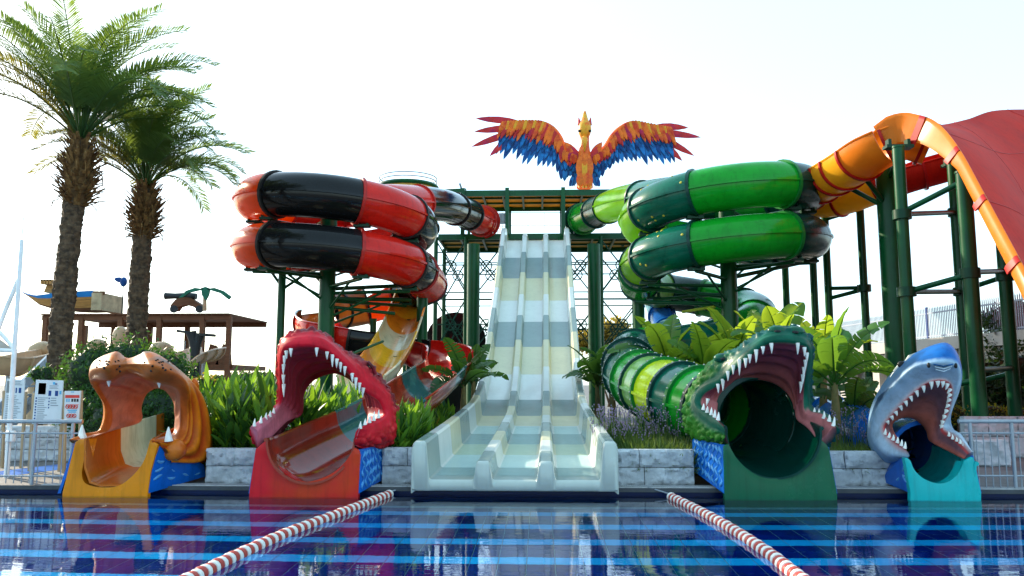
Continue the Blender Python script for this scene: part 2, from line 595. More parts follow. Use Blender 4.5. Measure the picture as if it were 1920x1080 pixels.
def sl_ring(k, end=False):
    p = cl[k]
    t = (cl[min(k + 1, len(cl) - 1)] - cl[max(k - 1, 0)]).normalized()
    n = V((0, -t.z, t.y))
    return [V((SX(p.y) + x, p.y, p.z)) + n * h for x, h in SEC]
SLIDE = thing('racing_slide', 'tall white, grey and cream three-lane racing slide ending at the pool edge', 'water slide', (SX(13.3), 13.3, DECK))
K = len(cl)
# panel boundaries (index along the centre line), bands repeat white, grey, cream
bounds = [0]
step = 2.0
s = 0
nb = 1.25
for k in range(1, K):
    s += (cl[k] - cl[k - 1]).length
    if s >= nb:
        bounds.append(k); nb += 1.85 if cl[k].y < 24 else 2.15
bounds.append(K - 1)
cyc = [3, 0, 2, 1]
order = [1, 0, 2]
for i in range(len(bounds) - 1):
    a, b_ = bounds[i], bounds[i + 1]
    if b_ <= a: continue
    mb = MB()
    rings = [sl_ring(k) for k in range(a, b_ + 1)]
    if i > 0:
        d = (rings[1][0] - rings[0][0]).normalized() * .006
        rings[0] = [p + d for p in rings[0]]
    mb.loft(rings, cyc=False)
    # underside
    mb.loft([[r[0] - V((0, 0, .02)), r[-1] - V((0, 0, .02))] for r in rings][::-1], cyc=False)
    mb.build('slide_panel', SW[order[i % 3]], SLIDE, ang=35)
# rounded front lip
r0 = sl_ring(0)
mb = MB()
fr = []
low = [V((p.x * 1 + (p.x - SX(13.3)) * .03, p.y, .1)) for p in r0]
def lipring(dy, f, dz):
    return [V((SX(13.3) + (p.x - SX(13.3)) * (1 + f), p.y + dy, p.z + dz)) for p in r0]
top = [p.copy() for p in r0]
mid = [p + V((0, -.05, -.015)) for p in r0]
face = [V((p.x, p.y - .085, p.z - .05)) for p in r0]
base = [V((SX(13.3) + (p.x - SX(13.3)) * .99, p.y - .085, min(p.z - .05, .12))) for p in r0]
bot = [V((SX(13.3) + (p.x - SX(13.3)) * .96, p.y - .05, .09)) for p in r0]
mb.loft([top, mid, face, base, bot], cyc=False)
# side cheeks
for idx in (0, -1):
    pass
mb.build('front_lip', SW[3], SLIDE, ang=50)
# wet film pooled on the run-out lanes
WET = M('wet_film', (.7, .85, .85), .03, .02, 2, clear=.75, tcol=(.85, .95, .95), bump=.25, bs=6)
lane = (2 * W2 - 2 * .3 - 2 * .32) / 3
for k in range(3):
    x0 = -W2 + .3 + k * (lane + .32) + .04
    mb = MB()
    mb.loft([[V((SX(cl[i].y) + x0, cl[i].y, cl[i].z + .012)), V((SX(cl[i].y) + x0 + lane - .08, cl[i].y, cl[i].z + .012))] for i in range(2, 44)], cyc=False)
    mb.build('water_film', WET, SLIDE)
# slide legs
for y in (17, 21, 25, 29, 33, 36.5):
    j = min(range(K), key=lambda k: abs(cl[k].y - y))
    for sx in (-1, 1):
        mb = MB(); mb.bar((SX(y) + sx * 1.3, y, DECK), (SX(y) + sx * 1.3, y, cl[j].z - .2), .07)
        mb.build('leg', GREEN, SLIDE)

# ================================================================== slide tower
TY = 40.0
YEL = M('yellow_roof_sheet', (.5, .3, .06), .6, .25, 2)
GREYP = M('grey_panel', (.18, .21, .24), .5, .2, 3)
TOWER = thing('slide_tower', 'green steel slide tower with lattice bracing and two yellow-lined decks', 'tower', (-.3, TY + 2, DECK))
def tp(px, row, D=TY): return P(px, row, D)
def beam(name, a, b, w, h, mat=GREEN, parent=TOWER):
    mb = MB(); mb.beam(a, b, w, h); return mb.build(name, mat, parent, smooth=False)
def bar(name, a, b, r, mat=GREEN, parent=TOWER, n=10):
    mb = MB(); mb.bar(a, b, r, n); return mb.build(name, mat, parent)
ZD = tp(1000, 441).z; ZR = tp(1000, 362).z; ZG = DECK
# decks: joists under a yellow sheet
def deck(x0, x1, y0, y1, z, nj):
    mb = MB(); mb.box(((x0 + x1) / 2, (y0 + y1) / 2, z + .1), (x1 - x0, y1 - y0, .06)); mb.build('deck_sheet', YEL, TOWER, smooth=False)
    for y in (y0, y1):
        beam('edge_beam', (x0, y, z), (x1, y, z), .14, .3)
    for i in range(nj + 1):
        x = x0 + (x1 - x0) * i / nj
        beam('joist', (x, y0 + .1, z - .02), (x, y1 - .1, z - .02), .1, .16)
    for f in (.33, .66):
        y = y0 + (y1 - y0) * f
        beam('purlin', (x0, y, z + .02), (x1, y, z + .02), .08, .1)
deck(tp(868, 362).x, tp(1205, 362).x, TY, TY + 3.6, ZR, 9)
deck(tp(820, 441).x, tp(1240, 441).x, TY + .4, TY + 4.2, ZD, 10)
colx = [tp(880, 500).x, tp(1115, 500).x]
for px in (868, 951, 1056):
    x = tp(px, 400).x
    beam('roof_post', (x, TY - .1, ZD), (x, TY - .1, ZR + .25), .2, .2)
for px in (868, 951, 1056, 1180):
    x = tp(px, 400).x
    beam('roof_post', (x, TY + 3.5, ZD), (x, TY + 3.5, ZR + .1), .16, .16)
# main columns
for px, w in ((888, .3), (1113, .3)):
    p = tp(px, 455, 37.2)
    bar('column', (p.x, 37.2, ZG), (p.x, 37.2, tp(px, 458, 37.2).z), w, n=16)
xs = [tp(px, 500).x for px in (815, 872, 950, 1050, 1128, 1205, 1250)]
for x in xs:
    for y in (TY + .4, TY + 4.0):
        bar('column', (x, y, ZG), (x, y, ZD), .11)
# lattice: X-braces and twin horizontals
rows = [ZD, tp(1000, 546).z, tp(1000, 657).z]
LINE = M('brace_green', (.006, .05, .03), .4, .2, 4)
for y in (TY + .4, TY + 4.0):
    for z in (rows[1], rows[1] - .35, tp(1000, 470).z, tp(1000, 607).z, tp(1000, 494).z):
        bar('rail_brace', (xs[0], y, z), (xs[-1], y, z), .035, LINE, n=6)
    for i in range(len(xs) - 1):
        for j in range(2):
            z1, z0 = rows[j] - (.35 if j else .15), rows[j + 1]
            bar('cross_brace', (xs[i], y, z0), (xs[i + 1], y, z1), .04, LINE, n=6)
            bar('cross_brace', (xs[i], y, z1), (xs[i + 1], y, z0), .04, LINE, n=6)
            c = V(((xs[i] + xs[i + 1]) / 2, y - .03, (z0 + z1) / 2))
            mb = MB(); mb.tube([c + V((math.cos(a * math.pi / 6) * .28, 0, math.sin(a * math.pi / 6) * .28)) for a in range(12)], .035, 6, closed=True); mb.build('brace_ring', LINE, TOWER)
# rails on the launch deck
def rail_panel(px0, px1, r0, r1, D, solid=None):
    a, b, c, d = tp(px0, r1, D), tp(px1, r1, D), tp(px1, r0, D), tp(px0, r0, D)
    mb = MB(); mb.tube([a, d, c, b], .025, 6); mb.build('guard_rail', WHITEM, TOWER)
    for f in (.33, .66):
        mb = MB(); mb.bar(a.lerp(b, f), d.lerp(c, f), .015, 6); mb.build('guard_rail', WHITEM, TOWER)
    mb = MB(); mb.bar(a.lerp(d, .35), b.lerp(c, .35), .015, 6); mb.build('guard_rail', WHITEM, TOWER)
rail_panel(924, 951, 399, 438, 40.2); rail_panel(958, 1054, 399, 436, 43.8); rail_panel(1056, 1076, 399, 438, 40.2)
for px in (942, 1068):
    a = tp(px, 410, 40.15)
    mb = MB(); mb.box((a.x, 40.15, a.z), (.36, .04, .55)); mb.build('switch_panel', GREYP, TOWER, smooth=False)
    for k in range(5):
        mb = MB(); mb.box((a.x - .14 + k * .07, 40.12, a.z), (.02, .03, .5)); mb.build('panel_rib', WHITEM, TOWER, smooth=False)
mb = MB(); q = tp(866, 346); mb.bar(tp(866, 356), tp(862, 344), .06, 6); mb.build('floodlight', GREYP, TOWER)
# landing with curved rail behind the red coil
c = tp(765, 352, 42)
mb = MB(); mb.tube([c + V((1.55 * math.cos(a * .26), 1.5 * math.sin(a * .26), .0)) for a in range(25)], .12, 6); mb.build('landing_ring', GREEN, TOWER)
mb = MB()
mb.loft([[c + V((1.55 * r * math.cos(a * math.pi / 12), 1.5 * r * math.sin(a * math.pi / 12), dz)) for a in range(24)] for r, dz in ((.02, .02), (1, .02), (1, -.5), (.02, -.55))], True); mb.build('landing_deck', YEL, TOWER)
for dz in (.3, .5):
    mb = MB(); mb.tube([c + V((1.55 * math.cos(a * .26), 1.5 * math.sin(a * .26), dz)) for a in range(25)], .03, 6); mb.build('landing_rail', STEEL, TOWER)
mb = MB(); mb.bar((c.x, c.y, DECK), (c.x, c.y, c.z - .5), .15); mb.build('column', GREEN, TOWER)
beam('landing_arm', (c.x, c.y, c.z - .3), (tp(868, 441).x, TY + 1.5, c.z - .3), .2, .2)

# ================================================================== bird sculpture on the tower roof
BORG = M('bird_orange', (.75, .16, .02), .4, .25, 3, c2=(.55, .05, .02), c2t=.56, c2s=2.5)
BRED = M('bird_red', (.5, .03, .03), .4, .25, 3, c2=(.35, .015, .08), c2t=.58, c2s=2)
BBLU = M('bird_blue', (.012, .17, .5), .4, .3, 3, c2=(.004, .05, .2), c2t=.56, c2s=2.5)
BDBL = M('bird_dark_blue', (.006, .05, .2), .4, .3, 3, c2=(.01, .13, .4), c2t=.6, c2s=2)
BGOL = M('bird_gold', (.75, .36, .03), .4, .25, 3, c2=(.6, .12, .015), c2t=.57, c2s=3)
BBLK = M('bird_dark', (.02, .02, .02), .4, .2, 3)
BC = crop(860, 190, 4.0)
BD = 40.6
bb = BC(945, 648, BD)
BIRD = thing('bird_sculpture', 'orange, gold and blue firebird sculpture with spread wings atop the tower', 'sculpture', (bb.x, BD, bb.z))
def body_loft(spec, mat, name, parent, n=18, mi=None):
    # spec: (y, x centre, half width px, depth offset, half depth m)
    rings = []
    sp = crom([V((a[1], a[0], a[2])) for a in spec], 4)
    sq = crom([V((a[3], a[4], 0)) for a in spec], 4)
    for p, q in zip(sp, sq):
        c = BC(p.x, p.y, BD + q.x)
        hw = (BC(p.x + p.z, p.y, BD) - BC(p.x, p.y, BD)).length
        rings.append([V((c.x + math.cos(2 * math.pi * i / n) * hw, c.y + math.sin(2 * math.pi * i / n) * q.y, c.z)) for i in range(n)])
    mb = MB(); mb.loft(rings, True, True)
    return mb.build(name, mat, parent)
body_loft([(648, 945, 62, 0, .5), (560, 945, 58, 0, .55), (470, 942, 52, -.05, .6), (400, 942, 48, -.1, .55), (350, 943, 40, -.12, .38), (300, 945, 34, -.15, .3), (250, 945, 36, -.2, .3)], BORG, 'body', BIRD)
hd = body_loft([(275, 945, 26, -.3, .25), (250, 945, 42, -.3, .38), (215, 945, 50, -.3, .42), (180, 945, 46, -.25, .4), (150, 946, 30, -.2, .28), (115, 946, 20, -.1, .16), (85, 946, 12, 0, .1), (70, 947, 4, .05, .04)], BGOL, 'head', BIRD)
for sx in (-1, 1):
    mb = MB(); mb.cone(BC(945 + sx * 38, 175, BD - .25), BC(945 + sx * 45, 120, BD - .1), .12); mb.build('crest_horn', BRED, hd)
    mb = MB(); mb.ell(BC(945 + sx * 38, 222, BD - .58), (.09, .07, .07)); mb.build('eye', BBLK, hd)
body_loft([(262, 945, 14, -.62, .1), (285, 945, 22, -.75, .17), (315, 945, 17, -.85, .14), (350, 945, 9, -.8, .08), (378, 945, 3, -.7, .03)], BGOL, 'beak', BIRD)
mb = MB()
def feather(mb, a, b, w, nrm, mi=0, curve=0.0, th=.03):
    a, b = V(a), V(b)
    t = (b - a); L = t.length; t.normalize()
    s_ = t.cross(nrm).normalized()
    prof = [(0, .5), (.2, .85), (.45, 1), (.7, .8), (.88, .42), (1, .02)]
    L_, Rr, Tp, Bt = [], [], [], []
    for u, k in prof:
        c = a.lerp(b, u) + s_ * curve * L * math.sin(u * math.pi * .5) * u
        L_.append(c - s_ * w * k); Rr.append(c + s_ * w * k); Tp.append(c + nrm * th * (1 - u * .6)); Bt.append(c - nrm * th * .5)
    rings = [[L_[i], Tp[i], Rr[i], Bt[i]] for i in range(len(prof))]
    mb.loft(rings, True, True, mi)
# breast shield
for i, (y0, y1, x, m_) in enumerate([(410, 600, 925, 0), (410, 600, 965, 0), (400, 590, 945, 1), (540, 645, 915, 0), (540, 645, 975, 0), (560, 645, 945, 0), (470, 560, 930, 1), (470, 560, 960, 1)]):
    mb = MB(); feather(mb, BC(x, y0, BD - .55), BC(945 + (x - 945) * 1.3, y1, BD - .56), .3 if i < 3 else .2, V((0, -1, 0)), th=.08)
    mb.build('breast_feather', [BORG, BGOL][m_], BIRD)
for x in (905, 935, 955, 990):
    mb = MB(); mb.cone(BC(x, 640, BD - .5), BC(x, 650, BD - .85), .07); mb.build('claw', BGOL, BIRD)
for sx in (-1, 1):
    for k in range(4):
        mb = MB(); feather(mb, BC(945 + sx * (50 + k * 4), 470 + 25 * k, BD + .2), BC(945 + sx * (80 + 12 * k), 640, BD + .1), .17, V((0, -1, 0)), th=.06)
        mb.build('tail_feather', BDBL if k % 2 else BBLU, BIRD)
def wing(lead, tips, red, sgn, label):
    LE = crom([BC(x, y, BD + d) for x, y, d in lead], 12)
    TP = crom([BC(x, y, BD + d) for x, y, d in tips], 12)
    nrm = V((0, -1, 0))
    w = MB()
    # solid arm under the feathers
    rr = [.34 - .24 * i / len(LE) for i in range(len(LE))]
    w.tube([p + V((0, .1, -.1)) for p in LE], rr, 10)
    W_ = w.build('wing', BORG, BIRD)
    def at(c, t):
        f = t * (len(c) - 1); i = min(int(f), len(c) - 2)
        return c[i].lerp(c[i + 1], f - i)
    def layer(n, u0, u1, width, mats, dy, t0=0.0, t1=1.0, jit=.02):
        for k in range(n):
            t = t0 + (t1 - t0) * (k + .5) / n
            a, b = at(LE, min(1, t)), at(TP, min(1, t))
            p, q = a.lerp(b, u0), a.lerp(b, u1 + random.uniform(-jit, jit))
            p.y += dy; q.y += dy + .06
            mb = MB(); feather(mb, p, q, width * random.uniform(.85, 1.15), nrm, curve=sgn * .06, th=.05)
            mb.build('feather', mats[k % len(mats)], W_)
    for i, (x, y) in enumerate(red):
        b = BC(x, y, BD + .1)
        a = at(LE, .8 + .05 * (len(red) - i) / len(red)).lerp(at(TP, .93), .12 * i)
        mb = MB(); feather(mb, a, b, .19, nrm, curve=sgn * (.08 if i else -.05), th=.06); mb.build('flight_feather', BRED, W_)
    layer(20, .25, 1.0, .19, [BBLU, BDBL], -.02, 0, .95, .09)
    layer(20, .2, .8, .15, [BDBL, BBLU], -.1, 0, .95, .09)
    layer(20, .15, .64, .13, [BBLU, BDBL], -.18, .1, .97, .09)
    layer(26, .03, .5, .12, [BRED, BORG, BRED], -.26, .12, 1, .1)
    layer(22, .03, .44, .13, [BORG, BORG, BRED], -.33, .05, 1, .09)
    layer(16, .02, .3, .13, [BORG, BGOL, BORG], -.36, .55, 1, .03)
wing([(905, 420, .0), (850, 400, 0), (790, 370, .05), (745, 260, .1), (690, 190, .1), (620, 155, .1), (520, 150, .1), (420, 155, .1), (330, 165, .1)],
     [(880, 560, .1), (840, 565, .1), (785, 580, .1), (700, 495, .1), (610, 468, .1), (510, 455, .1), (440, 425, .1), (315, 418, .1), (243, 425, .1)],
     [(128, 112), (120, 252), (106, 366), (246, 424)], 1, 'left')
wing([(985, 425, 0), (1040, 400, 0), (1110, 345, .05), (1160, 260, .1), (1220, 195, .1), (1300, 155, .1), (1400, 170, .1), (1500, 190, .1), (1580, 205, .1)],
     [(1010, 560, .1), (1050, 565, .1), (1120, 510, .1), (1200, 450, .1), (1290, 445, .1), (1380, 455, .1), (1500, 460, .1), (1575, 465, .1), (1665, 458, .1)],
     [(1722, 186), (1810, 295), (1752, 428), (1662, 458)], -1, 'right')
for sx, x in ((-1, 795), (1, 1075)):
    mb = MB(); feather(mb, BC(945 + sx * 50, 420, BD - .2), BC(x, 305, BD - .1), .22, V((0, -1, 0)), th=.06); mb.build('shoulder_feather', BORG, BIRD)
    mb = MB(); feather(mb, BC(945 + sx * 40, 440, BD - .25), BC(945 + sx * 100, 340, BD - .15), .2, V((0, -1, 0)), th=.06); mb.build('shoulder_feather', BRED, BIRD)
# ================================================================== spiral tube slides
TR = .71
def tube_rings(seg, r, a0, a1, n, thick=None):
    out = []
    K = len(seg)
    for k in range(K):
        t = seg[min(k + 1, K - 1)] - seg[max(k - 1, 0)]
        rgt, up = frame(t)
        out.append([seg[k] + rgt * math.cos(a0 + (a1 - a0) * i / n) * r + up * math.sin(a0 + (a1 - a0) * i / n) * r for i in range(n + (0 if abs(a1 - a0 - 2 * math.pi) < 1e-6 else 1))])
    return out
def closed_section(root, seg, mat, flange, r=TR, n=26, seam=True, bolts=None):
    mb = MB(); mb.loft(tube_rings(seg, r, 0, 2 * math.pi, n), True)
    t = mb.build('tube_section', mat, root, ang=60)
    # flange at the start
    ring_flange(root, seg[0], seg[1] - seg[0], flange, r, bolts)
    if seam:
        for s_ in (0, math.pi):
            mb = MB()
            rr = []
            K = len(seg)
            for k in range(K):
                tt = seg[min(k + 1, K - 1)] - seg[max(k - 1, 0)]
                rgt, up = frame(tt)
                d = rgt * math.cos(s_)
                c = seg[k] + d * (r + .008)
                rr.append([c + d * .04 - up * .03, c + d * .04 + up * .03, c - d * .02 + up * .03, c - d * .02 - up * .03])
            mb.loft(rr, True, True); mb.build('seam', mat, t, smooth=False)
    return t
BOLTM = None
def ring_flange(root, p, t, mat, r=TR, bolts=None, w=.05, a0=0, a1=2 * math.pi, n=28):
    rgt, up = frame(t); t = t.normalized()
    mb = MB()
    full = abs(a1 - a0 - 2 * math.pi) < 1e-6
    rings = []
    for i in range(n if full else n + 1):
        a = a0 + (a1 - a0) * i / n
        d = rgt * math.cos(a) + up * math.sin(a)
        rings.append([p + d * (r - .01) - t * w, p + d * (r + .065) - t * w, p + d * (r + .065) + t * w, p + d * (r - .01) + t * w])
    mb.loft(rings, True, not full, cyc2=full)
    f = mb.build('flange', mat, root, ang=50)
    if bolts:
        mb = MB()
        for i in range(30):
            a = 2 * math.pi * i / 30
            d = rgt * math.cos(a) + up * math.sin(a)
            mb.ell(p + d * (r + .068), (.02, .02, .02), nu=6, nv=4)
        b = mb.build('bolts', bolts, f); b['kind'] = 'stuff'
def trough_section(root, seg, mat, flange, r=TR, a0=math.pi, a1=2 * math.pi, n=20, th=.035):
    inn = tube_rings(seg, r - th, a0, a1, n)
    outr = tube_rings(seg, r, a0, a1, n)
    rings = [o + list(reversed(i)) for o, i in zip(outr, inn)]
    mb = MB(); mb.loft(rings, True, True)
    t = mb.build('trough_section', mat, root, ang=50)
    # rolled rims
    for s_ in (0, -1):
        q = MB(); q.tube([o[s_] for o in outr], .035, 6); q.build('rim', mat, t)
    if flange is not None:
        ring_flange(root, seg[0], seg[1] - seg[0], flange, r, None, .04, a0, a1, n)
    return t
def path_split(path, lengths):
    # split a resampled path into consecutive pieces of the given lengths
    out, i = [], 0
    step = (path[1] - path[0]).length
    for L in lengths:
        n = max(2, int(round(L / step)))
        if i + 1 >= len(path): break
        j = min(i + n, len(path) - 1)
        out.append(path[i:j + 1]); i = j
    if i < len(path) - 1: out.append(path[i:])
    return out
def helix(cx, cy, r, z0, pitch, a0, a1, mir, n=40):
    o = []
    for k in range(n + 1):
        a = a0 + (a1 - a0) * k / n
        x = math.cos(R(a)) * r * (-1 if mir else 1)
        o.append(V((cx + x, cy + math.sin(R(a)) * r, z0 - pitch * a / 360)))
    return o
BLK = M('black_fibreglass', (.008, .008, .009), .12, .2, 1.5, coat=0.27)
REDT = M('red_fibreglass', (.6, .014, .008), .2, .15, 1.2, coat=0.27)
REDO = M('sun_glow_red_fibreglass', (.66, .06, .006), .18, .2, 1.2, coat=.15, trans=.45, tcol=(1, .25, .02))  # red tube with the orange glow of the sun put into its colour
AMB = M('amber_translucent', (.22, .1, .03), .12, .25, 2, coat=0.27, trans=.4, tcol=(.6, .3, .08))
FLK = M('flange_black', (.02, .018, .018), .35, .2, 3)
FLR = M('flange_red', (.42, .02, .016), .3, .2, 3, coat=0.14)
CXR, CYC = P(632, 500, 27).x, 27.0
RC = 2.75
zR = 8.86
REDS = thing('spiral_tube_slide', 'red and black spiral tube slide winding down to the dragon mouth', 'water slide', (CXR, 26.6, DECK), 'twin spiral tube slides')
start = crom([P(908, 416, 40.3), P(897, 412, 39.3), P(868, 398, 37.3), P(822, 384, 33.6)] + helix(CXR, CYC, RC, zR, 1.62, 62, 100, False, 2), 16)
hel = helix(CXR, CYC, RC, zR, 1.62, 100, 720, False, 120)
low1 = crom([hel[-1], P(800, 535, 29.8), P(755, 552, 31.4), P(690, 574, 32), P(625, 586, 31), P(590, 596, 29.2), P(606, 618, 27.6), P(680, 636, 27.4), P(745, 644, 27.8), P(800, 652, 27.3), P(838, 662, 25.4), P(842, 675, 23.3), P(822, 690, 21.5), P(774, 726, 18.4), P(712, 764, 16.2), P(640, 798, 14.4), P(592, 822, 13.3), P(583, 824, 12.96)], 10)
up = resample(start[:-1] + hel, .17)
# pieces along the coil: split at angles so that the colours meet where they do in the photo
def ang_split(start, cx, r, z0, mir, cuts, cyc):
    pcs = [resample(start, .17)]
    a = cuts[0]
    for b in cuts[1:]:
        pcs.append(helix(cx, cyc, r, z0, 1.62, a, b, mir, max(4, int((b - a) / 3.5))))
        a = b
    return pcs
st = resample(start, .17)
n0 = len(st)
entry = [st[:n0 // 6 + 1], st[n0 // 6:n0 // 3 + 1], st[n0 // 3:n0 * 2 // 3 + 1], st[n0 * 2 // 3:]]
for sg, mt in zip(entry, (REDT, BLK, BLK, REDT)):
    closed_section(REDS, sg, mt, FLR if mt is REDT else FLK)
ring_flange(REDS, st[0], st[1] - st[0], FLR, TR + .08)
ring_flange(REDS, st[3], st[4] - st[3], FLR, TR + .04)
cuts = [100, 150, 240, 297, 340, 395, 450, 510, 600, 657, 700, 720]
cols = [REDT, REDO, BLK, REDT, BLK, REDT, REDT, REDO, BLK, REDT, BLK]
for i in range(len(cols)):
    sg = helix(CXR, CYC, RC, zR, 1.62, cuts[i], cuts[i + 1], False, max(6, int((cuts[i + 1] - cuts[i]) / 3.5)))
    closed_section(REDS, sg, cols[i], FLK if cols[i] is BLK else FLR)
lo = resample(low1, .17)
TRED = M('clear_red_plastic', (.3, .03, .016), .1, .2, 1.5, coat=0.32, clear=.2, tcol=(.9, .3, .22))
TTEAL = M('clear_teal_plastic', (.03, .12, .13), .1, .2, 1.5, coat=0.32, clear=.18, tcol=(.35, .65, .62))
L_all = (len(lo) - 1) * (lo[1] - lo[0]).length
pcs = path_split(lo, [2.6, 2.2, 1.8, 1.2, 1.5, 1.5, 2.2, 2.4, 2.4, 2.2, 1.7, 1.7, 1.7, 1.5, 1.4, 1.5, 1.4, 1.4, 1.4, 1.5, 1.5, 1.5, 1.5])
cl2 = [REDT, BLK, REDO, AMB, AMB, BLK, REDT, BLK, REDT, REDT, TRED, TTEAL, TRED, TRED, TTEAL, TRED, TRED, TTEAL, TRED, TRED, TTEAL, TRED, TRED, TRED]
for i, sg in enumerate(pcs):
    m_ = cl2[min(i, len(cl2) - 1)]
    if i == 0:
        closed_section(REDS, sg, m_, FLR)
    elif i in (3, 4):
        trough_section(REDS, sg, m_, FLK, a0=math.pi * .55, a1=2 * math.pi)
    elif i < 10:
        trough_section(REDS, sg, m_, FLK if m_ is BLK else FLR, a0=math.pi * .9, a1=2.1 * math.pi)
    else:
        trough_section(REDS, sg, m_, None)
def column(root, px, D, row_top, r, mat=GREEN):
    p = P(px, row_top, D)
    mb = MB(); mb.tube([(p.x, D, DECK), (p.x, D, p.z)], r, 20)
    c = mb.build('column', mat, root)
    mb = MB(); mb.tube([(p.x, D, DECK), (p.x, D, DECK + .06)], r * 1.7, 16); mb.build('base_plate', mat, c)
    mb = MB(); mb.tube([(p.x, D, p.z), (p.x, D, p.z + .05)], r * 1.12, 16); mb.build('cap', mat, c)
    return V((p.x, D, p.z))
def brace(root, a, b, r=.05, mat=GREEN):
    mb = MB(); mb.bar(a, b, r, 10); return mb.build('brace', mat, root)
def cradle(root, p, w=.5, mat=GREEND):
    mb = MB(); mb.box((p[0], p[1], p[2]), (w, .3, .08)); mb.box((p[0] - w * .35, p[1], p[2] + .1), (.08, .2, .2)); mb.box((p[0] + w * .35, p[1], p[2] + .1), (.08, .2, .2))
    return mb.build('cradle', mat, root, smooth=False)
def coil_supports(root, cx, mir, z0, mainpx, D0):
    s = -1 if mir else 1
    main = column(root, mainpx, D0, 385, .27)
    for a in (130, 200, 232, 300, 345, 40):
        for lev in (0, 1):
            ang = a + 360 * lev if a > 90 else a + 360 * (lev + 1)
            z = z0 - 1.62 * ang / 360 - TR - .06
            p = V((cx + s * math.cos(R(ang)) * RC, CYC + math.sin(R(ang)) * RC, z))
            cradle(root, p)
            q = V((main.x, main.y, z - .1))
            brace(root, p - V((0, 0, .05)), q, .06)
            brace(root, p.lerp(q, .35) - V((0, 0, .08)), V((main.x, main.y, z - .95)), .04)
coil_supports(REDS, CXR, False, zR, 618, 26.4)
column(REDS, 530, 27.0, 494, .13)
column(REDS, 792, 28.5, 548, .2)
column(REDS, 700, 29.5, 600, .12)
a = P(475, 497, 26.5); b = P(600, 520, 26.4)
brace(REDS, a, b, .06); brace(REDS, P(500, 497, 27), P(530, 540, 27), .05); brace(REDS, P(575, 512, 27), P(533, 540, 27), .05)
brace(REDS, P(615, 542, 26.4), P(765, 535, 27.5), .07); brace(REDS, P(620, 560, 26.4), P(770, 562, 28), .07)
brace(REDS, P(615, 575, 26.4), P(740, 588, 27.5), .06)
brace(REDS, P(650, 668, 22), P(718, 640, 24), .04)
for px, D in ((760, 17.6), (690, 15.6), (840, 20)):
    pth = min(lo, key=lambda q: (q - P(px, 740, D)).length)
    mb = MB(); mb.bar((pth.x, pth.y, .5), (pth.x, pth.y, pth.z - TR), .07); mb.build('column', GREEN, REDS)

# green twin
GRN = M('green_fibreglass', (.005, .28, .016), .22, .15, 1.2, coat=0.25)
TEA = M('dark_teal_fibreglass', (.003, .1, .06), .2, .2, 1.2, coat=0.27)
DTE = M('deep_green_fibreglass', (.002, .04, .03), .24, .2, 1.2, coat=.08, spec=.2)
LIM = M('lime_translucent', (.16, .38, .02), .18, .2, 1.5, coat=0.23, trans=.45, tcol=(.5, .85, .03))
YELT = M('bright_yellow_fibreglass', (.55, .68, .01), .2, .15, 1.5, coat=.2)  # opaque section, bright yellow base colour
LGR = M('pale_green', (.22, .45, .1), .2, .2, 1.5, coat=.2)
FLG = M('flange_dark_green', (.004, .045, .035), .3, .2, 3, coat=0.14)
FLB = M('flange_green', (.01, .17, .03), .3, .2, 3, coat=0.14)
SPOT = M('gold_spot', (.5, .42, .05), .4, .1, 3)
CXG = P(1356, 500, 27).x
zG = 9.05
GRS = thing('spiral_tube_slide', 'green and teal spiral tube slide winding down to the crocodile mouth', 'water slide', (CXG, 26.6, DECK), 'twin spiral tube slides')
start = crom([P(1088, 412, 40.3), P(1100, 408, 39.3), P(1128, 394, 37.3), P(1168, 380, 33.6)] + helix(CXG, CYC, RC, zG, 1.62, 62, 100, True, 2), 16)
st = resample(start, .17); n0 = len(st)
for sg, mt in zip([st[:n0 // 6 + 1], st[n0 // 6:n0 // 3 + 1], st[n0 // 3:n0 * 2 // 3 + 1], st[n0 * 2 // 3:]], (GRN, DTE, LIM, TEA)):
    closed_section(GRS, sg, mt, FLG)
ring_flange(GRS, st[0], st[1] - st[0], FLG, TR + .08)
ring_flange(GRS, st[3], st[4] - st[3], FLB, TR + .04)
cuts = [100, 150, 240, 299, 340, 395, 450, 510, 600, 659, 700, 720]
cols = [GRN, DTE, GRN, TEA, LIM, GRN, TEA, DTE, GRN, TEA, LIM]
for i in range(len(cols)):
    sg = helix(CXG, CYC, RC, zG, 1.62, cuts[i], cuts[i + 1], True, max(6, int((cuts[i + 1] - cuts[i]) / 3.5)))
    t = closed_section(GRS, sg, cols[i], FLG if cols[i] is not GRN else FLB)
    if cols[i] is TEA:
        for k in range(8):
            j = random.randint(1, len(sg) - 2)
            rgt, up_ = frame(sg[j + 1] - sg[j - 1])
            a = random.choice((random.uniform(.35, 1.2), random.uniform(-1.2, -.3)))
            d = (rgt * -1 if False else rgt) * math.cos(a) + up_ * math.sin(a)
            for sgn in (1, -1):
                dd = rgt * sgn * math.cos(a) + up_ * math.sin(a)
                mb = MB(); c = sg[j] + dd * (TR + .004)
                mb.ell(c, (.045, .045, .012), dd.to_track_quat('Z', 'Y').to_matrix(), 8, 4); mb.build('spot', SPOT, t)
hend = helix(CXG, CYC, RC, zG, 1.62, 719, 720, True, 1)[-1]
low2 = crom([hend, P(1200, 528, 29.8), P(1240, 545, 31.4), P(1305, 556, 32), P(1375, 572, 31), P(1418, 588, 29.2), P(1398, 616, 27.6), P(1330, 640, 27), P(1260, 652, 26.6), P(1204, 657, 25.4), P(1182, 674, 23.2), P(1184, 700, 21), P(1216, 722, 18.9), P(1270, 744, 16.9), P(1345, 768, 15.4), P(1419, 788, 14.1)], 10)
lo = resample(low2, .17)
BOLT = M('steel_bolt', (.5, .5, .5), .4, .1, 4, metal=.8)
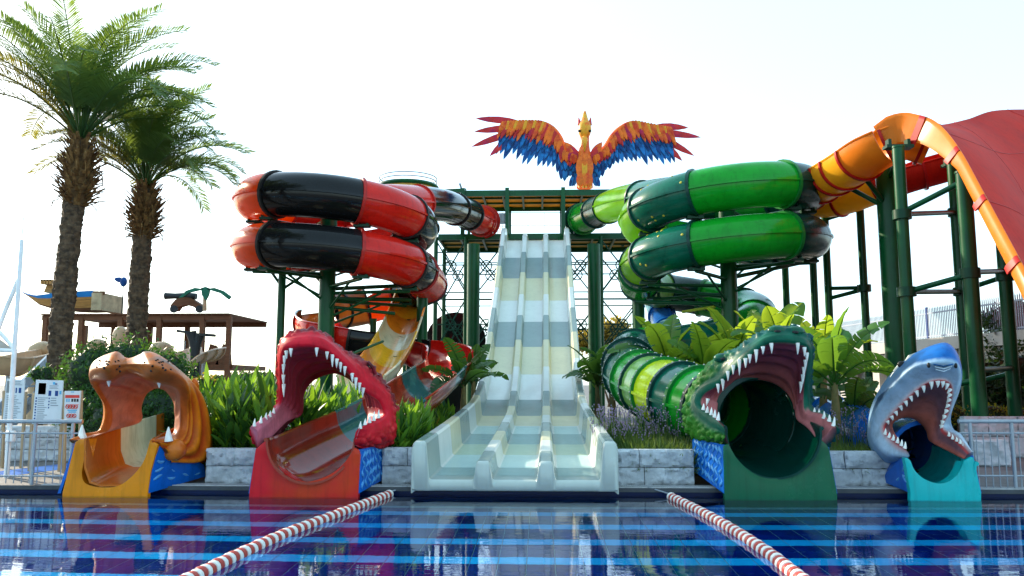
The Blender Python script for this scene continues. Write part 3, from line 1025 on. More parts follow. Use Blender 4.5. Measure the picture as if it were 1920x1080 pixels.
# colours of the lower run, from the mouth backwards
rev = [(1.3, DTE, FLG), (.62, GRN, FLB), (.75, TEA, FLG), (.95, YELT, FLB), (.95, LGR, FLG), (1.1, GRN, FLB), (1.2, TEA, FLG), (1.6, DTE, FLG), (2.2, TEA, FLG), (2.2, GRN, FLB), (2.2, TEA, FLG), (2.2, GRN, FLB), (2.2, TEA, FLG), (2.0, GRN, FLB), (1.8, DTE, FLG), (1.8, LGR, FLG), (1.8, GRN, FLB), (2.0, TEA, FLG), (9, GRN, FLB)]
bk = lo[::-1]; sl_ = (lo[1] - lo[0]).length; i0 = 0
for k, (L_, mt, fl) in enumerate(rev):
    i1 = min(len(bk) - 1, i0 + max(2, int(round(L_ / sl_))))
    if i1 <= i0: break
    closed_section(GRS, bk[i0:i1 + 1][::-1], mt, fl, bolts=BOLT if k < 8 else None)
    i0 = i1
fin = resample(crom([P(1404, 784, 14.45), P(1419, 788, 14.1), P(1440, 804, 13.4), P(1450, 811, 12.96)], 6), .17)
trough_section(GRS, fin, DTE, None, r=TR + .03, a0=math.pi * .97, a1=2.03 * math.pi)
coil_supports(GRS, CXG, True, zG, 1362, 26.4)
column(GRS, 1197, 30, 555, .2)
column(GRS, 1472, 31, 500, .13)
column(GRS, 1524, 29.5, 486, .13)
a = P(1390, 512, 26.4)
brace(GRS, P(1375, 520, 26.4), P(1515, 490, 28), .07)
brace(GRS, P(1352, 555, 26.4), P(1205, 540, 27.5), .07); brace(GRS, P(1350, 570, 26.4), P(1195, 566, 28), .07)
brace(GRS, P(1340, 575, 26.4), P(1280, 585, 27.5), .05, M('brace_yellow_green', (.3, .35, .03), .4))
for px, D in ((1215, 18.6), (1285, 16.6)):
    pth = min(lo, key=lambda q: (q - P(px, 740, D)).length)
    mb = MB(); mb.bar((pth.x, pth.y, .5), (pth.x, pth.y, pth.z - TR), .07); mb.build('column', GREEN, GRS)
# ================================================================== animal-mouth slide ends
def grid_normals(Gd, cyc):
    K, N = len(Gd), len(Gd[0])
    out = []
    for k in range(K):
        row = []
        for n in range(N):
            a = Gd[(k + 1) % K][n] - Gd[(k - 1) % K][n]
            b = Gd[k][min(n + 1, N - 1)] - Gd[k][max(n - 1, 0)]
            c = b.cross(a)
            row.append(c.normalized() if c.length > 1e-9 else V((0, 0, 1)))
        out.append(row)
    return out
def ss(a, b, x):
    t = max(0.0, min(1.0, (x - a) / (b - a)))
    return t * t * (3 - 2 * t)
def mixc(a, b, t):
    return tuple(a[i] + (b[i] - a[i]) * t for i in range(3))
def paint_mat(name, rough=.28, coat=.18, var=.22, vs=4):
    m = M(name, (1, 1, 1), rough, var, vs, coat=coat, spec=.1)
    nt = m.node_tree
    at_ = _n(nt, 'ShaderNodeAttribute'); at_.attribute_name = 'paint'
    sc = [n for n in nt.nodes if n.type == 'VECT_MATH'][0]
    nt.links.new(at_.outputs['Color'], sc.inputs[0])
    return m
HPAINT = paint_mat('airbrushed_fibreglass', .42, .05)
def head_shell(root, cf, rows, mats, mf, disp=None, N=9, KS=7, name='head', paint=None):
    """rows: list of 13-point control rows, cyclic from throat out over the lips and back; shell of one continuous surface"""
    R3 = [[cf(*p) for p in r] for r in rows]
    dense = [crom(r, N) for r in R3]                     # along the mouth
    nn = len(dense[0]); nr = len(dense)
    Gd, tagk = [], []
    for k in range(nr):
        p0, p1, p2, p3 = dense[(k - 1) % nr], dense[k], dense[(k + 1) % nr], dense[(k + 2) % nr]
        for j in range(KS):
            t = j / KS
            row = []
            for n in range(nn):
                a, b, c, d = p0[n], p1[n], p2[n], p3[n]
                q = .5 * ((2 * b) + (c - a) * t + (2 * a - 5 * b + 4 * c - d) * t * t + (3 * b - a - 3 * c + d) * t ** 3)
                row.append(q.lerp(b.lerp(c, t), .35))
            Gd.append(row); tagk.append((k, t))
    if disp:
        nrm = grid_normals(Gd, True)
        Gd = [[Gd[k][n] + nrm[k][n] * disp(tagk[k][0] + tagk[k][1], n / N, Gd[k][n]) for n in range(nn)] for k in range(len(Gd))]
    mb = MB()
    KK = len(Gd)
    vs = [p for r in Gd for p in r]
    for k in range(KK):
        k2 = (k + 1) % KK
        kf = tagk[k][0] + tagk[k][1]
        for n in range(nn - 1):
            f = (k * nn + n, k * nn + n + 1, k2 * nn + n + 1, k2 * nn + n)
            mb.f.append(f); mb.m.append(mf(kf, (n + .5) / N, Gd[k][n]))
    mb.v = vs
    mb.f.append(tuple(k * nn for k in range(KK))); mb.m.append(mf(3, 0, Gd[0][0]))
    mb.f.append(tuple(k * nn + nn - 1 for k in range(KK))[::-1]); mb.m.append(mf(3, 12, Gd[0][0]))
    if paint:
        o = mb.build(name, HPAINT, root, ang=70)
        ca = o.data.color_attributes.new('paint', 'FLOAT_COLOR', 'POINT')
        i = 0
        for k in range(KK):
            for n in range(nn):
                c = paint(tagk[k][0] + tagk[k][1], n / N, Gd[k][n])
                ca.data[i].color = (c[0], c[1], c[2], 1); i += 1
        return o, dense, Gd
    o = mb.build(name, mats, root, ang=70)
    return o, dense, Gd
def mid_row(a, b, f=.5, lift=0.0, back=0.0):
    out = []
    for i, (p, q) in enumerate(zip(a, b)):
        up = 1 if 3 <= i <= 9 else 0
        out.append((p[0] + (q[0] - p[0]) * f, p[1] + (q[1] - p[1]) * f - lift * up, p[2] + (q[2] - p[2]) * f + back * up))
    return out
def teeth(root, cf, inv, lip, items, mat=TOOTH, r=.035, fwd=.03, name='tooth'):
    """items: (x, y, dx, dy) in crop pixels from gum to tip; depth from the nearest lip point"""
    for it in items:
        x, y, dx, dy = it[:4]
        w = it[4] if len(it) > 4 else r
        D = min(lip, key=lambda p: (p[0] - x) ** 2 + (p[1] - y) ** 2)[2] - fwd
        a = cf(x, y, D); b = cf(x + dx, y + dy, D + .01)
        t = b - a
        mb = MB(); mb.cone(a - t * .15, b, w, 8, bend=V((0, -.012, 0)))
        mb.build(name, mat, root)
def dense_px(row, n=8):
    return [(p.x, p.y, p.z) for p in crom([V(p) for p in row], n)]
def front_base(root, cf, outer, U, D, mats, side_polys, waves=None, thick=.1):
    """front panel between the outline and the chute cut-out, plus side panels with raised wave ornaments"""
    o = [cf(x, y, D) for x, y in outer]
    u = [cf(x, y, D - .0) for x, y in U]
    od = resample(crom(o, 1), .05); ud0 = crom(u, 6)
    n = 48
    def res(pts, n):
        L = [0]
        for i in range(1, len(pts)): L.append(L[-1] + (pts[i] - pts[i - 1]).length)
        out = []; j = 0
        for k in range(n + 1):
            s_ = L[-1] * k / n
            while j < len(L) - 2 and L[j + 1] < s_: j += 1
            d = L[j + 1] - L[j]
            out.append(pts[j].lerp(pts[j + 1], (s_ - L[j]) / d if d else 0))
        return out
    od, ud = res(od, n), res(ud0, n)
    mb = MB()
    back = V((0, thick, 0))
    mb.loft([[p + back for p in od], od, [a.lerp(b, .5) + V((0, -.015, 0)) for a, b in zip(od, ud)], ud, [p + V((0, .05, -.012)) for p in ud], [p + V((0, .25, -.02)) for p in ud]], cyc=False)
    fp = mb.build('front_panel', mats[0], root, ang=50)
    for q in side_polys:
        pts = [cf(*p) for p in q['pts']]
        c = sum(pts, V()) / len(pts)
        mb = MB()
        th = V((q.get('in', 1) * .05, .0, 0))
        mb.poly(pts, th)
        sp = mb.build('side_panel', mats[1], root, smooth=False)
        for w in q.get('waves', []):
            # bilinear wave in the quad (first four points: front-top, back-top, back-bottom, front-bottom)
            A, B_, C_, D_ = [pts[i] for i in q['quad']]
            path = []
            m_ = 26
            for i in range(m_ + 1):
                u_ = .04 + .92 * i / m_
                v_ = w[0] + w[1] * math.sin(u_ * w[2] + w[3])
                v_ = min(.95, max(.05, v_))
                path.append(A.lerp(B_, u_).lerp(D_.lerp(C_, u_), v_))
            if w[4] == 'v':
                path = []
                for i in range(m_ + 1):
                    v_ = .05 + .9 * i / m_
                    u_ = min(.97, max(.03, w[0] + w[1] * math.sin(v_ * w[2] + w[3])))
                    path.append(A.lerp(B_, u_).lerp(D_.lerp(C_, u_), v_))
            mb = MB(); mb.tube([p - th * .05 for p in path], [.016 + .012 * math.sin(i * .9) for i in range(len(path))], 6)
            mb.build('wave_relief', mats[2], sp)
    return fp
LBLUE = M('wave_light_blue', (.09, .32, .62), .3, .2, 4, coat=0.12)

# ---------------------------------------------------------------- red dragon
DGc = crop(440, 600, 3.086)
DRED = M('dragon_red', (.42, .014, .03), .24, .3, 4, coat=0.16, c2=(.28, .008, .02), c2t=.55, c2s=5)
DLIP = M('dragon_lip_red', (.62, .015, .035), .2, .15, 3, coat=0.20)
DPNK = M('dragon_palate', (.4, .06, .09), .3, .3, 3, coat=0.14, c2=(.25, .03, .045), c2t=.58, c2s=3)
DJAW = M('dragon_gum_pink', (.62, .17, .24), .25, .2, 4, coat=0.16)
DSCL = M('dragon_scale', (.13, .022, .03), .35, .5, 6, coat=0.08, c2=(.25, .015, .025), c2t=.5, c2s=4)
lip_in = [(130, 640, 12.95), (190, 600, 13.3), (245, 530, 13.8), (283, 420, 13.75), (283, 210, 12.95), (350, 162, 12.75), (480, 165, 12.75), (600, 240, 12.95), (740, 405, 13.4), (835, 470, 13.75), (858, 545, 13.85), (800, 580, 13.5), (722, 625, 13.0)]
lip_out = [(95, 615, 12.9), (160, 570, 13.25), (228, 520, 13.8), (258, 430, 13.8), (258, 195, 13.0), (310, 112, 12.8), (500, 105, 12.8), (640, 215, 13.0), (760, 345, 13.4), (862, 420, 13.8), (892, 530, 13.9), (830, 600, 13.5), (700, 650, 12.95)]
throat = [(130, 735, 13.0), (200, 690, 13.4), (300, 590, 14.2), (385, 545, 14.6), (400, 430, 14.7), (455, 350, 14.7), (560, 308, 14.7), (640, 325, 14.7), (700, 370, 14.7), (755, 440, 14.6), (770, 550, 14.4), (755, 620, 13.9), (692, 735, 13.05)]
ext1 = [(92, 650, 13.0), (140, 640, 13.5), (225, 560, 14.0), (252, 430, 14.1), (258, 175, 13.3), (330, 76, 13.2), (480, 66, 13.2), (625, 170, 13.4), (780, 260, 13.8), (900, 420, 14.2), (942, 560, 14.2), (890, 690, 13.8), (690, 720, 13.05)]
back = [(130, 740, 13.1), (180, 720, 13.6), (270, 640, 14.3), (300, 520, 14.8), (330, 330, 14.8), (400, 210, 14.6), (520, 180, 14.6), (640, 220, 14.7), (760, 300, 14.8), (860, 420, 14.9), (925, 580, 14.8), (905, 715, 14.3), (740, 745, 13.3)]
midr = mid_row(throat, lip_in, .5, 22)
b0 = DGc(400, 1000, 13.3)
DRAGON = thing('dragon_head', 'red dragon head with open fanged jaws on a red and blue slide end', 'slide head', (b0.x, 13.4, 0), 'animal-mouth slide ends')
def scale_disp(p, s, a):
    d = noise.voronoi(p * s)[0]
    return (d[1] - d[0]) * a
def ddisp(k, c, p):
    if k < 2.0 and 2.6 < c < 9.6:      # palate ribs
        return .022 * math.sin(k * 3.14159 * 5.5) * min(1, (2.0 - k) * 3)
    if 3.25 < k < 5.7:
        return scale_disp(p, 8.5, .09) * min(1, (k - 3.25) * 3)
    return 0
def dmf(k, c, p):
    if k < 2.1: return 1 if 2.3 < c < 10.2 else 2
    if k < 3.35: return 0 if 2.4 < c < 11.9 else 2
    if k > 5: return 3
    return 3 if 4.6 < c < 9.6 else 4
def dpaint(k, c, p):
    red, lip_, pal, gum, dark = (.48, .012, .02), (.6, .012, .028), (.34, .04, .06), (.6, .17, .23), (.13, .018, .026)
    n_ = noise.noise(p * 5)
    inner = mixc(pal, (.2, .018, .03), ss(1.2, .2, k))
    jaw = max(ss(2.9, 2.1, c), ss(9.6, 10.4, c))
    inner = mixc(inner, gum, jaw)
    ext = mixc(red, dark, ss(4.0, 4.9, c) * ss(10.2, 9.2, c) * ss(3.3, 3.9, k + .3 * n_))
    cell = scale_disp(p, 8.5, 1.0)
    ext = mixc(ext, mixc(ext, (.75, .1, .08), .35), ss(.2, .6, cell))
    col_ = mixc(inner, mixc(lip_, gum, ss(2.6, 2.1, c)), ss(1.85, 2.15, k))
    if k > 5.0: return dark
    return mixc(col_, ext, ss(3.2, 3.6, k))
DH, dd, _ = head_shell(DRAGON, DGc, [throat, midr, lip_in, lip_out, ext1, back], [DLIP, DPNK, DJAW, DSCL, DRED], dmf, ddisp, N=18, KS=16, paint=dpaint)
ld = dense_px(lip_in)
teeth(DH, DGc, None, ld, [(300, 185, 2, 40), (326, 172, 0, 42), (290, 215, -3, 52), (284, 265, -2, 52), (283, 325, 0, 52), (285, 380, 0, 66), (475, 168, 0, 44), (535, 190, 0, 38), (566, 210, 0, 62), (592, 232, -2, 44), (613, 252, 0, 50), (638, 276, -1, 46), (680, 315, 2, 44), (701, 343, 0, 60), (722, 372, 0, 54), (744, 400, -4, 50)], r=.033)
ld2 = dense_px(lip_out)
teeth(DH, DGc, None, ld2, [(115, 608, 3, -38), (152, 590, 4, -36), (181, 572, 3, -36), (205, 555, 3, -30), (226, 535, 2, -28), (727, 622, 3, -36), (755, 600, 2, -30), (781, 588, 2, -40), (806, 575, 2, -46), (833, 560, 2, -42)], r=.032)
# brow spikes along the crest, eye, nostrils
BROW = [(345, 85, 13.2), (385, 72, 13.2), (425, 64, 13.2), (470, 66, 13.2), (515, 88, 13.25), (560, 118, 13.3), (600, 150, 13.4), (640, 185, 13.5), (685, 215, 13.6), (730, 240, 13.7), (775, 262, 13.8), (820, 315, 13.9), (862, 375, 14.0)]
for x, y, D in BROW:
    mb = MB(); mb.cone(DGc(x, y + 14, D), DGc(x + 3, y - 8, D + .05), .075, 8); mb.build('crest_spike', DSCL, DH)
mb = MB(); mb.ell(DGc(778, 285, 13.68), (.07, .05, .11), R and Matrix.Rotation(.5, 3, 'Y')); ey = mb.build('eye', M('dragon_eye', (.8, .62, .3), .1, .1, 3, coat=0.32), DH)
mb = MB(); mb.ell(DGc(772, 285, 13.62), (.02, .02, .08)); mb.build('pupil', BBLK, ey)
mb = MB(); mb.tube([DGc(745, 262, 13.65), DGc(775, 246, 13.62), DGc(800, 275, 13.65), DGc(812, 310, 13.72)], .035, 8); mb.build('brow', DSCL, DH)
for x in (360, 440):
    mb = MB(); mb.ell(DGc(x, 92, 12.95), (.1, .07, .05)); mb.build('nostril', DLIP, DH)
front_base(DRAGON, DGc, [(190, 690), (122, 745), (84, 1003), (84, 1090), (715, 1090), (715, 1003), (726, 760), (692, 742)], [(190, 700), (225, 815), (300, 890), (380, 930), (450, 932), (560, 890), (640, 820), (692, 742)], 13.0,
           [M('red_slide_gelcoat', (.6, .008, .018), .22, .12, 1.5, coat=.15, c2=(.5, .035, .006), c2t=.55, c2s=.9), BLUEP, LBLUE],
           [{'pts': [(729, 750, 13.06), (888, 715, 14.2), (892, 905, 14.2), (720, 1003, 13.02), (720, 1090, 13.02), (892, 950, 14.2)][:4], 'in': -1, 'quad': (0, 1, 2, 3),
             'waves': [(.1 + .11 * i, .035, 20, i * 1.3, 'v') for i in range(8)]},
            {'pts': [(122, 745, 13.05), (250, 730, 14.2), (250, 905, 14.2), (80, 1003, 13.03)], 'in': 1, 'quad': (0, 1, 2, 3)}])

# ---------------------------------------------------------------- green crocodile
CRc = crop(1120, 580, 2.919)
CGRN = M('croc_green', (.008, .09, .045), .25, .3, 4, coat=0.18, c2=(.004, .04, .05), c2t=.56, c2s=4)
CLIP = M('croc_lip_green', (.006, .075, .05), .2, .25, 3, coat=0.20)
CPAL = M('croc_palate', (.3, .07, .1), .35, .3, 3, coat=0.12, c2=(.2, .05, .07), c2t=.56, c2s=3)
CGUM = M('croc_gum', (.5, .15, .16), .3, .25, 4, coat=0.12)
CSCL = M('croc_scale', (.02, .13, .02), .35, .5, 6, coat=0.10, c2=(.005, .05, .04), c2t=.5, c2s=4)
lip_out = [(700, 668, 12.9), (610, 605, 13.4), (530, 520, 13.85), (560, 435, 13.85), (670, 375, 13.4), (800, 240, 13.0), (930, 152, 12.8), (1090, 148, 12.8), (1168, 212, 12.95), (1160, 400, 13.7), (1165, 540, 13.8), (1240, 572, 13.3), (1312, 645, 12.85)]
lip_in = [(690, 642, 12.95), (625, 577, 13.4), (572, 520, 13.8), (592, 462, 13.75), (690, 402, 13.4), (820, 275, 12.95), (940, 195, 12.8), (1085, 197, 12.8), (1150, 242, 12.95), (1128, 430, 13.7), (1135, 560, 13.7), (1215, 592, 13.3), (1285, 652, 12.95)]
throat = [(715, 738, 13.0), (680, 650, 13.5), (655, 560, 13.9), (670, 490, 14.0), (700, 440, 14.05), (760, 400, 14.1), (850, 385, 14.1), (940, 395, 14.1), (1020, 440, 14.1), (1072, 510, 14.05), (1090, 600, 13.9), (1150, 650, 13.5), (1215, 728, 13.0)]
ext1 = [(700, 712, 13.05), (560, 692, 13.7), (488, 590, 14.1), (508, 460, 14.2), (620, 305, 13.8), (760, 218, 13.5), (940, 112, 13.2), (1090, 107, 13.2), (1172, 190, 13.3), (1168, 400, 14.0), (1180, 550, 14.1), (1262, 600, 13.6), (1318, 670, 13.0)]
back = [(680, 738, 13.3), (520, 692, 14.3), (490, 600, 14.7), (520, 470, 14.8), (600, 340, 14.8), (740, 260, 14.7), (900, 230, 14.6), (1020, 240, 14.6), (1090, 300, 14.7), (1130, 420, 14.7), (1160, 570, 14.5), (1230, 662, 13.8), (1252, 748, 13.1)]
midr = mid_row(throat, lip_in, .5, 20)
b0 = CRc(1000, 1000, 13.3)
CROC = thing('crocodile_head', 'green crocodile head with open toothy jaws on a green and blue slide end', 'slide head', (b0.x, 13.4, 0), 'animal-mouth slide ends')
def cdisp(k, c, p):
    if k < 2.0 and 2.6 < c < 9.4:
        return .02 * math.sin(k * 3.14159 * 5) * min(1, (2.0 - k) * 3)
    if 3.25 < k < 5.7:
        return scale_disp(p, 8, .1) * min(1, (k - 3.25) * 3)
    return 0
def cmf(k, c, p):
    if k < 2.1: return 2 if (c > 9.3 or c < 2.8) else 1
    if k < 3.3: return 0 if c < 9.8 else (2 if k < 2.7 else 0)
    return 4 if c < 4.2 else 3
def cpaint(k, c, p):
    lip_, pal, gum, dark, scale = (.004, .085, .05), (.26, .055, .08), (.5, .16, .16), (.004, .06, .055), (.03, .16, .015)
    n_ = noise.noise(p * 5)
    inner = mixc(pal, (.3, .08, .07), ss(1.3, .2, k))
    inner = mixc(inner, gum, max(ss(3.0, 2.4, c), ss(9.2, 10.0, c)))
    ext = mixc(scale, dark, ss(3.6, 5.0, c + .5 * n_))
    cell = scale_disp(p, 8, 1.0)
    ext = mixc(ext, mixc(ext, (.2, .42, .05), .4), ss(.25, .65, cell) * ss(5.5, 3.5, c))
    if k > 5.0: return dark
    lp = mixc(lip_, gum, ss(9.8, 10.2, c) * ss(2.9, 2.5, k))
    return mixc(mixc(inner, lp, ss(1.9, 2.2, k)), ext, ss(3.2, 3.6, k))
CH, dd, _ = head_shell(CROC, CRc, [throat, midr, lip_in, lip_out, ext1, back], [CLIP, CPAL, CGUM, CGRN, CSCL], cmf, cdisp, N=18, KS=16, paint=cpaint)
ld = dense_px(lip_in)
teeth(CH, CRc, None, ld, [(660, 415, 2, 44), (687, 390, 0, 56), (713, 345, 2, 46), (743, 312, 0, 44), (777, 285, 0, 76), (811, 275, 0, 46), (834, 254, 0, 42), (869, 230, 0, 62), (906, 210, 0, 36), (952, 193, 2, 48), (1096, 193, 0, 54), (1133, 215, 0, 42), (1146, 245, 0, 46), (1138, 285, -2, 52), (1130, 325, -4, 52), (1124, 365, -3, 52), (1114, 405, -4, 54), (604, 495, -8, 34)], r=.034)
ld2 = dense_px(lip_out)
teeth(CH, CRc, None, ld2, [(580, 545, 2, -30), (601, 560, 2, -30), (623, 572, 2, -36), (642, 585, 2, -36), (661, 600, 3, -38), (1186, 570, 2, -32), (1211, 580, 2, -36), (1239, 592, 2, -34), (1268, 608, 2, -32), (1292, 632, 6, -44)], r=.034)
for i in range(13):
    u = i / 12
    x, y = 660 + 270 * u, 285 - 165 * u
    mb = MB(); mb.cone(CRc(x, y + 12, 13.75 - .5 * u), CRc(x + 4, y - 12, 13.8 - .5 * u), .07, 8); mb.build('crest_spike', CGRN, CH)
for x, y, D in ((690, 268, 13.55), (985, 118, 12.98), (1080, 122, 12.98)):
    mb = MB(); mb.ell(CRc(x, y, D), (.17, .12, .09)); bm_ = mb.build('brow' if x < 800 else 'nostril', CGRN, CH)
    mb = MB(); mb.ell(CRc(x + 2, y + 4, D - .1), (.06, .04, .03)); mb.build('eye' if x < 800 else 'nostril_hole', BBLK, bm_)
# collar closing the gap between throat and tube
tc_, td_ = P(1419, 788, 14.12), V((.18, -1, -.12))
rg_, up_ = frame(td_)
mb = MB(); mb.loft([[tc_ + (rg_ * math.cos(a * math.pi / 16) + up_ * math.sin(a * math.pi / 16)) * r_ + td_ * d_ for a in range(-3, 20)] for r_, d_ in ((.69, 0), (.73, .05), (1.02, -.05))], cyc=False)
mb.build('throat_collar', DTE, CROC)

front_base(CROC, CRc, [(715, 735), (692, 742), (696, 1008), (696, 1090), (1312, 1090), (1312, 1008), (1266, 752), (1210, 700)], [(715, 735), (760, 812), (830, 882), (920, 924), (1030, 918), (1120, 868), (1180, 790), (1210, 700)], 13.0,
           [M('dark_green_gelcoat', (.002, .1, .045), .25, .12, 1.5, coat=0.22), BLUEP, LBLUE],
           [{'pts': [(690, 742, 13.06), (520, 705, 14.2), (520, 880, 14.2), (692, 1008, 13.02)], 'in': 1, 'quad': (0, 1, 2, 3), 'waves': [(.08 + .115 * i, .035, 22, i * 1.1, 'v') for i in range(8)]},
            {'pts': [(1268, 755, 13.05), (1180, 730, 14.2), (1180, 900, 14.2), (1314, 1008, 13.03)], 'in': -1, 'quad': (0, 1, 2, 3)}])

# ---------------------------------------------------------------- shark
SHc = crop(1560, 580, 2.919)
SWHT = M('shark_white', (.5, .58, .65), .22, .15, 2, coat=0.20, c2=(.36, .46, .55), c2t=.55, c2s=2)
SBLU = M('shark_blue', (.008, .1, .3), .18, .25, 2, coat=0.22, c2=(.004, .035, .08), c2t=.56, c2s=3)
SGUM = M('shark_gum', (.62, .1, .1), .25, .25, 4, coat=0.16)
SMOU = M('shark_mouth', (.22, .09, .1), .35, .3, 3, coat=0.10, c2=(.33, .09, .07), c2t=.58, c2s=2)
lip_out = [(425, 800, 12.95), (335, 762, 13.3), (262, 670, 13.75), (290, 590, 13.7), (400, 470, 13.4), (490, 400, 13.15), (570, 372, 13.0), (640, 382, 13.0), (670, 440, 13.1), (650, 560, 13.5), (614, 645, 13.75), (690, 690, 13.3), (768, 780, 12.9)]
lip_in = [(405, 768, 13.0), (345, 722, 13.3), (290, 660, 13.7), (310, 610, 13.7), (420, 490, 13.4), (500, 422, 13.15), (570, 397, 13.05), (630, 407, 13.05), (650, 452, 13.15), (630, 560, 13.5), (600, 655, 13.75), (670, 712, 13.35), (745, 790, 13.0)]
throat = [(425, 830, 13.05), (390, 760, 13.5), (335, 665, 14.0), (335, 622, 14.1), (370, 600, 14.1), (410, 594, 14.1), (450, 603, 14.1), (490, 633, 14.1), (515, 670, 14.1), (527, 712, 14.05), (560, 738, 13.8), (650, 785, 13.4), (720, 820, 13.0)]
ext1 = [(410, 815, 13.05), (285, 790, 13.5), (212, 690, 13.9), (240, 560, 13.75), (330, 420, 13.35), (450, 312, 12.95), (570, 290, 12.72), (665, 290, 12.72), (703, 340, 12.82), (700, 440, 13.3), (640, 622, 13.8), (712, 690, 13.4), (774, 790, 13.0)]
ext2 = [(390, 828, 13.3), (272, 835, 14.0), (196, 720, 14.2), (212, 540, 14.3), (295, 385, 14.0), (420, 262, 13.6), (550, 196, 13.3), (640, 188, 13.2), (695, 268, 13.3), (706, 400, 13.7), (650, 600, 14.2), (705, 720, 13.8), (765, 810, 13.2)]
back = [(390, 832, 13.6), (290, 832, 14.4), (230, 700, 14.8), (240, 560, 15), (300, 430, 15), (400, 330, 14.9), (500, 290, 14.8), (580, 300, 14.8), (630, 370, 14.8), (640, 480, 14.8), (620, 640, 14.7), (670, 740, 14.2), (740, 822, 13.4)]
midr = mid_row(throat, lip_in, .5, 15)
b0 = SHc(620, 1000, 13.3)
SHARK = thing('shark_head', 'blue and white shark head with gaping jaws on a turquoise slide end', 'slide head', (b0.x, 13.4, 0), 'animal-mouth slide ends')
def smf(k, c, p):
    if k < 2.0: return 3
    if k < 3.25: return 2
    edge = 4.35 + .25 * noise.noise(p * 6) - (.0 if c > 6 else .15) + (.35 if c < 4.5 else 0)
    if k > edge and 3.0 < c < 9.2 and k < 6.5: return 1
    return 0
def sdisp(k, c, p):
    return 0
def spaint(k, c, p):
    wht, pale, blue, navy, gum, mou, thr = (.42, .52, .62), (.15, .31, .48), (.003, .1, .36), (.003, .03, .09), (.55, .07, .07), (.2, .085, .1), (.4, .1, .07)
    n_ = noise.noise(p * 4) * .3 + noise.noise(p * 13) * .12
    if k < 1.9:
        return mixc(mixc(thr, mou, ss(.3, 1.2, k + n_)), gum, ss(1.6, 1.9, k))
    ext = mixc(wht, pale, ss(3.2, 4.6, k + n_) * .8)
    upf = ss(2.6, 3.4, c) * ss(9.6, 8.8, c)
    edge = 4.1
    t = ss(edge - .12, edge + .12, k + n_ * .6) * upf * (1 if k < 6.6 else 0)
    ext = mixc(ext, mixc(blue, navy, ss(6.2, 4.6, c + n_)), t)
    lp = mixc(gum, (.62, .42, .42), ss(2.0, 2.7, k))
    return mixc(lp, ext, ss(2.5, 3.15, k))
SHH, dd, SG = head_shell(SHARK, SHc, [throat, midr, lip_in, lip_out, ext1, ext2, back], [SWHT, SBLU, SGUM, SMOU], smf, sdisp, N=14, KS=12, paint=spaint)
ld = dense_px(lip_in)
up_t = [(303, 614, 6, 16), (325, 588, 8, 20), (348, 562, 8, 22), (374, 532, 9, 24), (402, 506, 8, 26), (430, 480, 8, 26), (462, 450, 8, 30), (500, 424, 4, 32), (543, 402, 1, 36), (578, 398, 0, 30), (606, 400, -2, 28), (630, 412, -8, 28), (644, 440, -14, 20), (644, 468, -14, 16), (640, 495, -14, 16), (634, 525, -14, 16), (625, 555, -12, 18), (614, 585, -10, 18), (604, 615, -8, 18), (598, 638, -6, 14)]
teeth(SHH, SHc, None, ld, up_t, r=.036)
teeth(SHH, SHc, None, ld, [(289, 680, 4, -28), (311, 698, 4, -26), (333, 712, 4, -26), (357, 726, 3, -28), (379, 742, 3, -30), (398, 756, 3, -32), (640, 690, -3, -22), (660, 706, -3, -22), (682, 718, -3, -20), (702, 730, -3, -20), (722, 742, -3, -22)], r=.03)
mb = MB(); mb.ell(SHc(381, 302, 13.55), (.07, .05, .06)); mb.build('eye', BBLK, SHH)
for x, y in ((529, 306), (677, 308)):
    mb = MB(); mb.ell(SHc(x, y, 12.74), (.025, .03, .045)); mb.build('nostril', BBLK, SHH)
for k in range(3):
    mb = MB(); mb.tube([SHc(555 + k * 6, 300 + k * 14, 12.73 + .02 * k), SHc(610, 312 + k * 14, 12.7 + .02 * k), SHc(660 - k * 6, 300 + k * 12, 12.73 + .02 * k)], .012, 6); mb.build('snout_crease', SBLU if k == 0 else SWHT, SHH)
PATCH = M('worn_patch', (.55, .55, .5), .5, .3, 9)
for x, y, w, D in ((375, 310, 60, 13.7), (345, 355, 40, 13.72), (300, 430, 40, 13.85), (430, 262, 45, 13.55)):
    mb = MB(); mb.tube([SHc(x - w * .6, y + w * .5, D), SHc(x, y, D - .02), SHc(x + w * .6, y - w * .45, D)], [.02, .05, .015], 6); mb.build('worn_patch', PATCH, SHH)
TURQ = M('turquoise_gelcoat', (.006, .42, .42), .25, .1, 1.5, coat=0.20)
front_base(SHARK, SHc, [(430, 828), (395, 800), (430, 1006), (430, 1090), (816, 1090), (816, 1006), (772, 800), (722, 828)], [(430, 830), (452, 880), (500, 925), (570, 952), (630, 946), (680, 912), (706, 870), (722, 828)], 13.0,
           [TURQ, BLUEP, LBLUE],
           [{'pts': [(398, 795, 13.06), (300, 845, 14.1), (258, 935, 14.1), (428, 1006, 13.02)], 'in': 1, 'quad': (0, 1, 2, 3), 'waves': [(.5 + .15 * i, .09, 16, i * 1.5, 'h') for i in (-1, 0, 1)]},
            {'pts': [(774, 800, 13.05), (700, 800, 14.1), (700, 920, 14.1), (818, 1006, 13.03)], 'in': -1, 'quad': (0, 1, 2, 3)}])
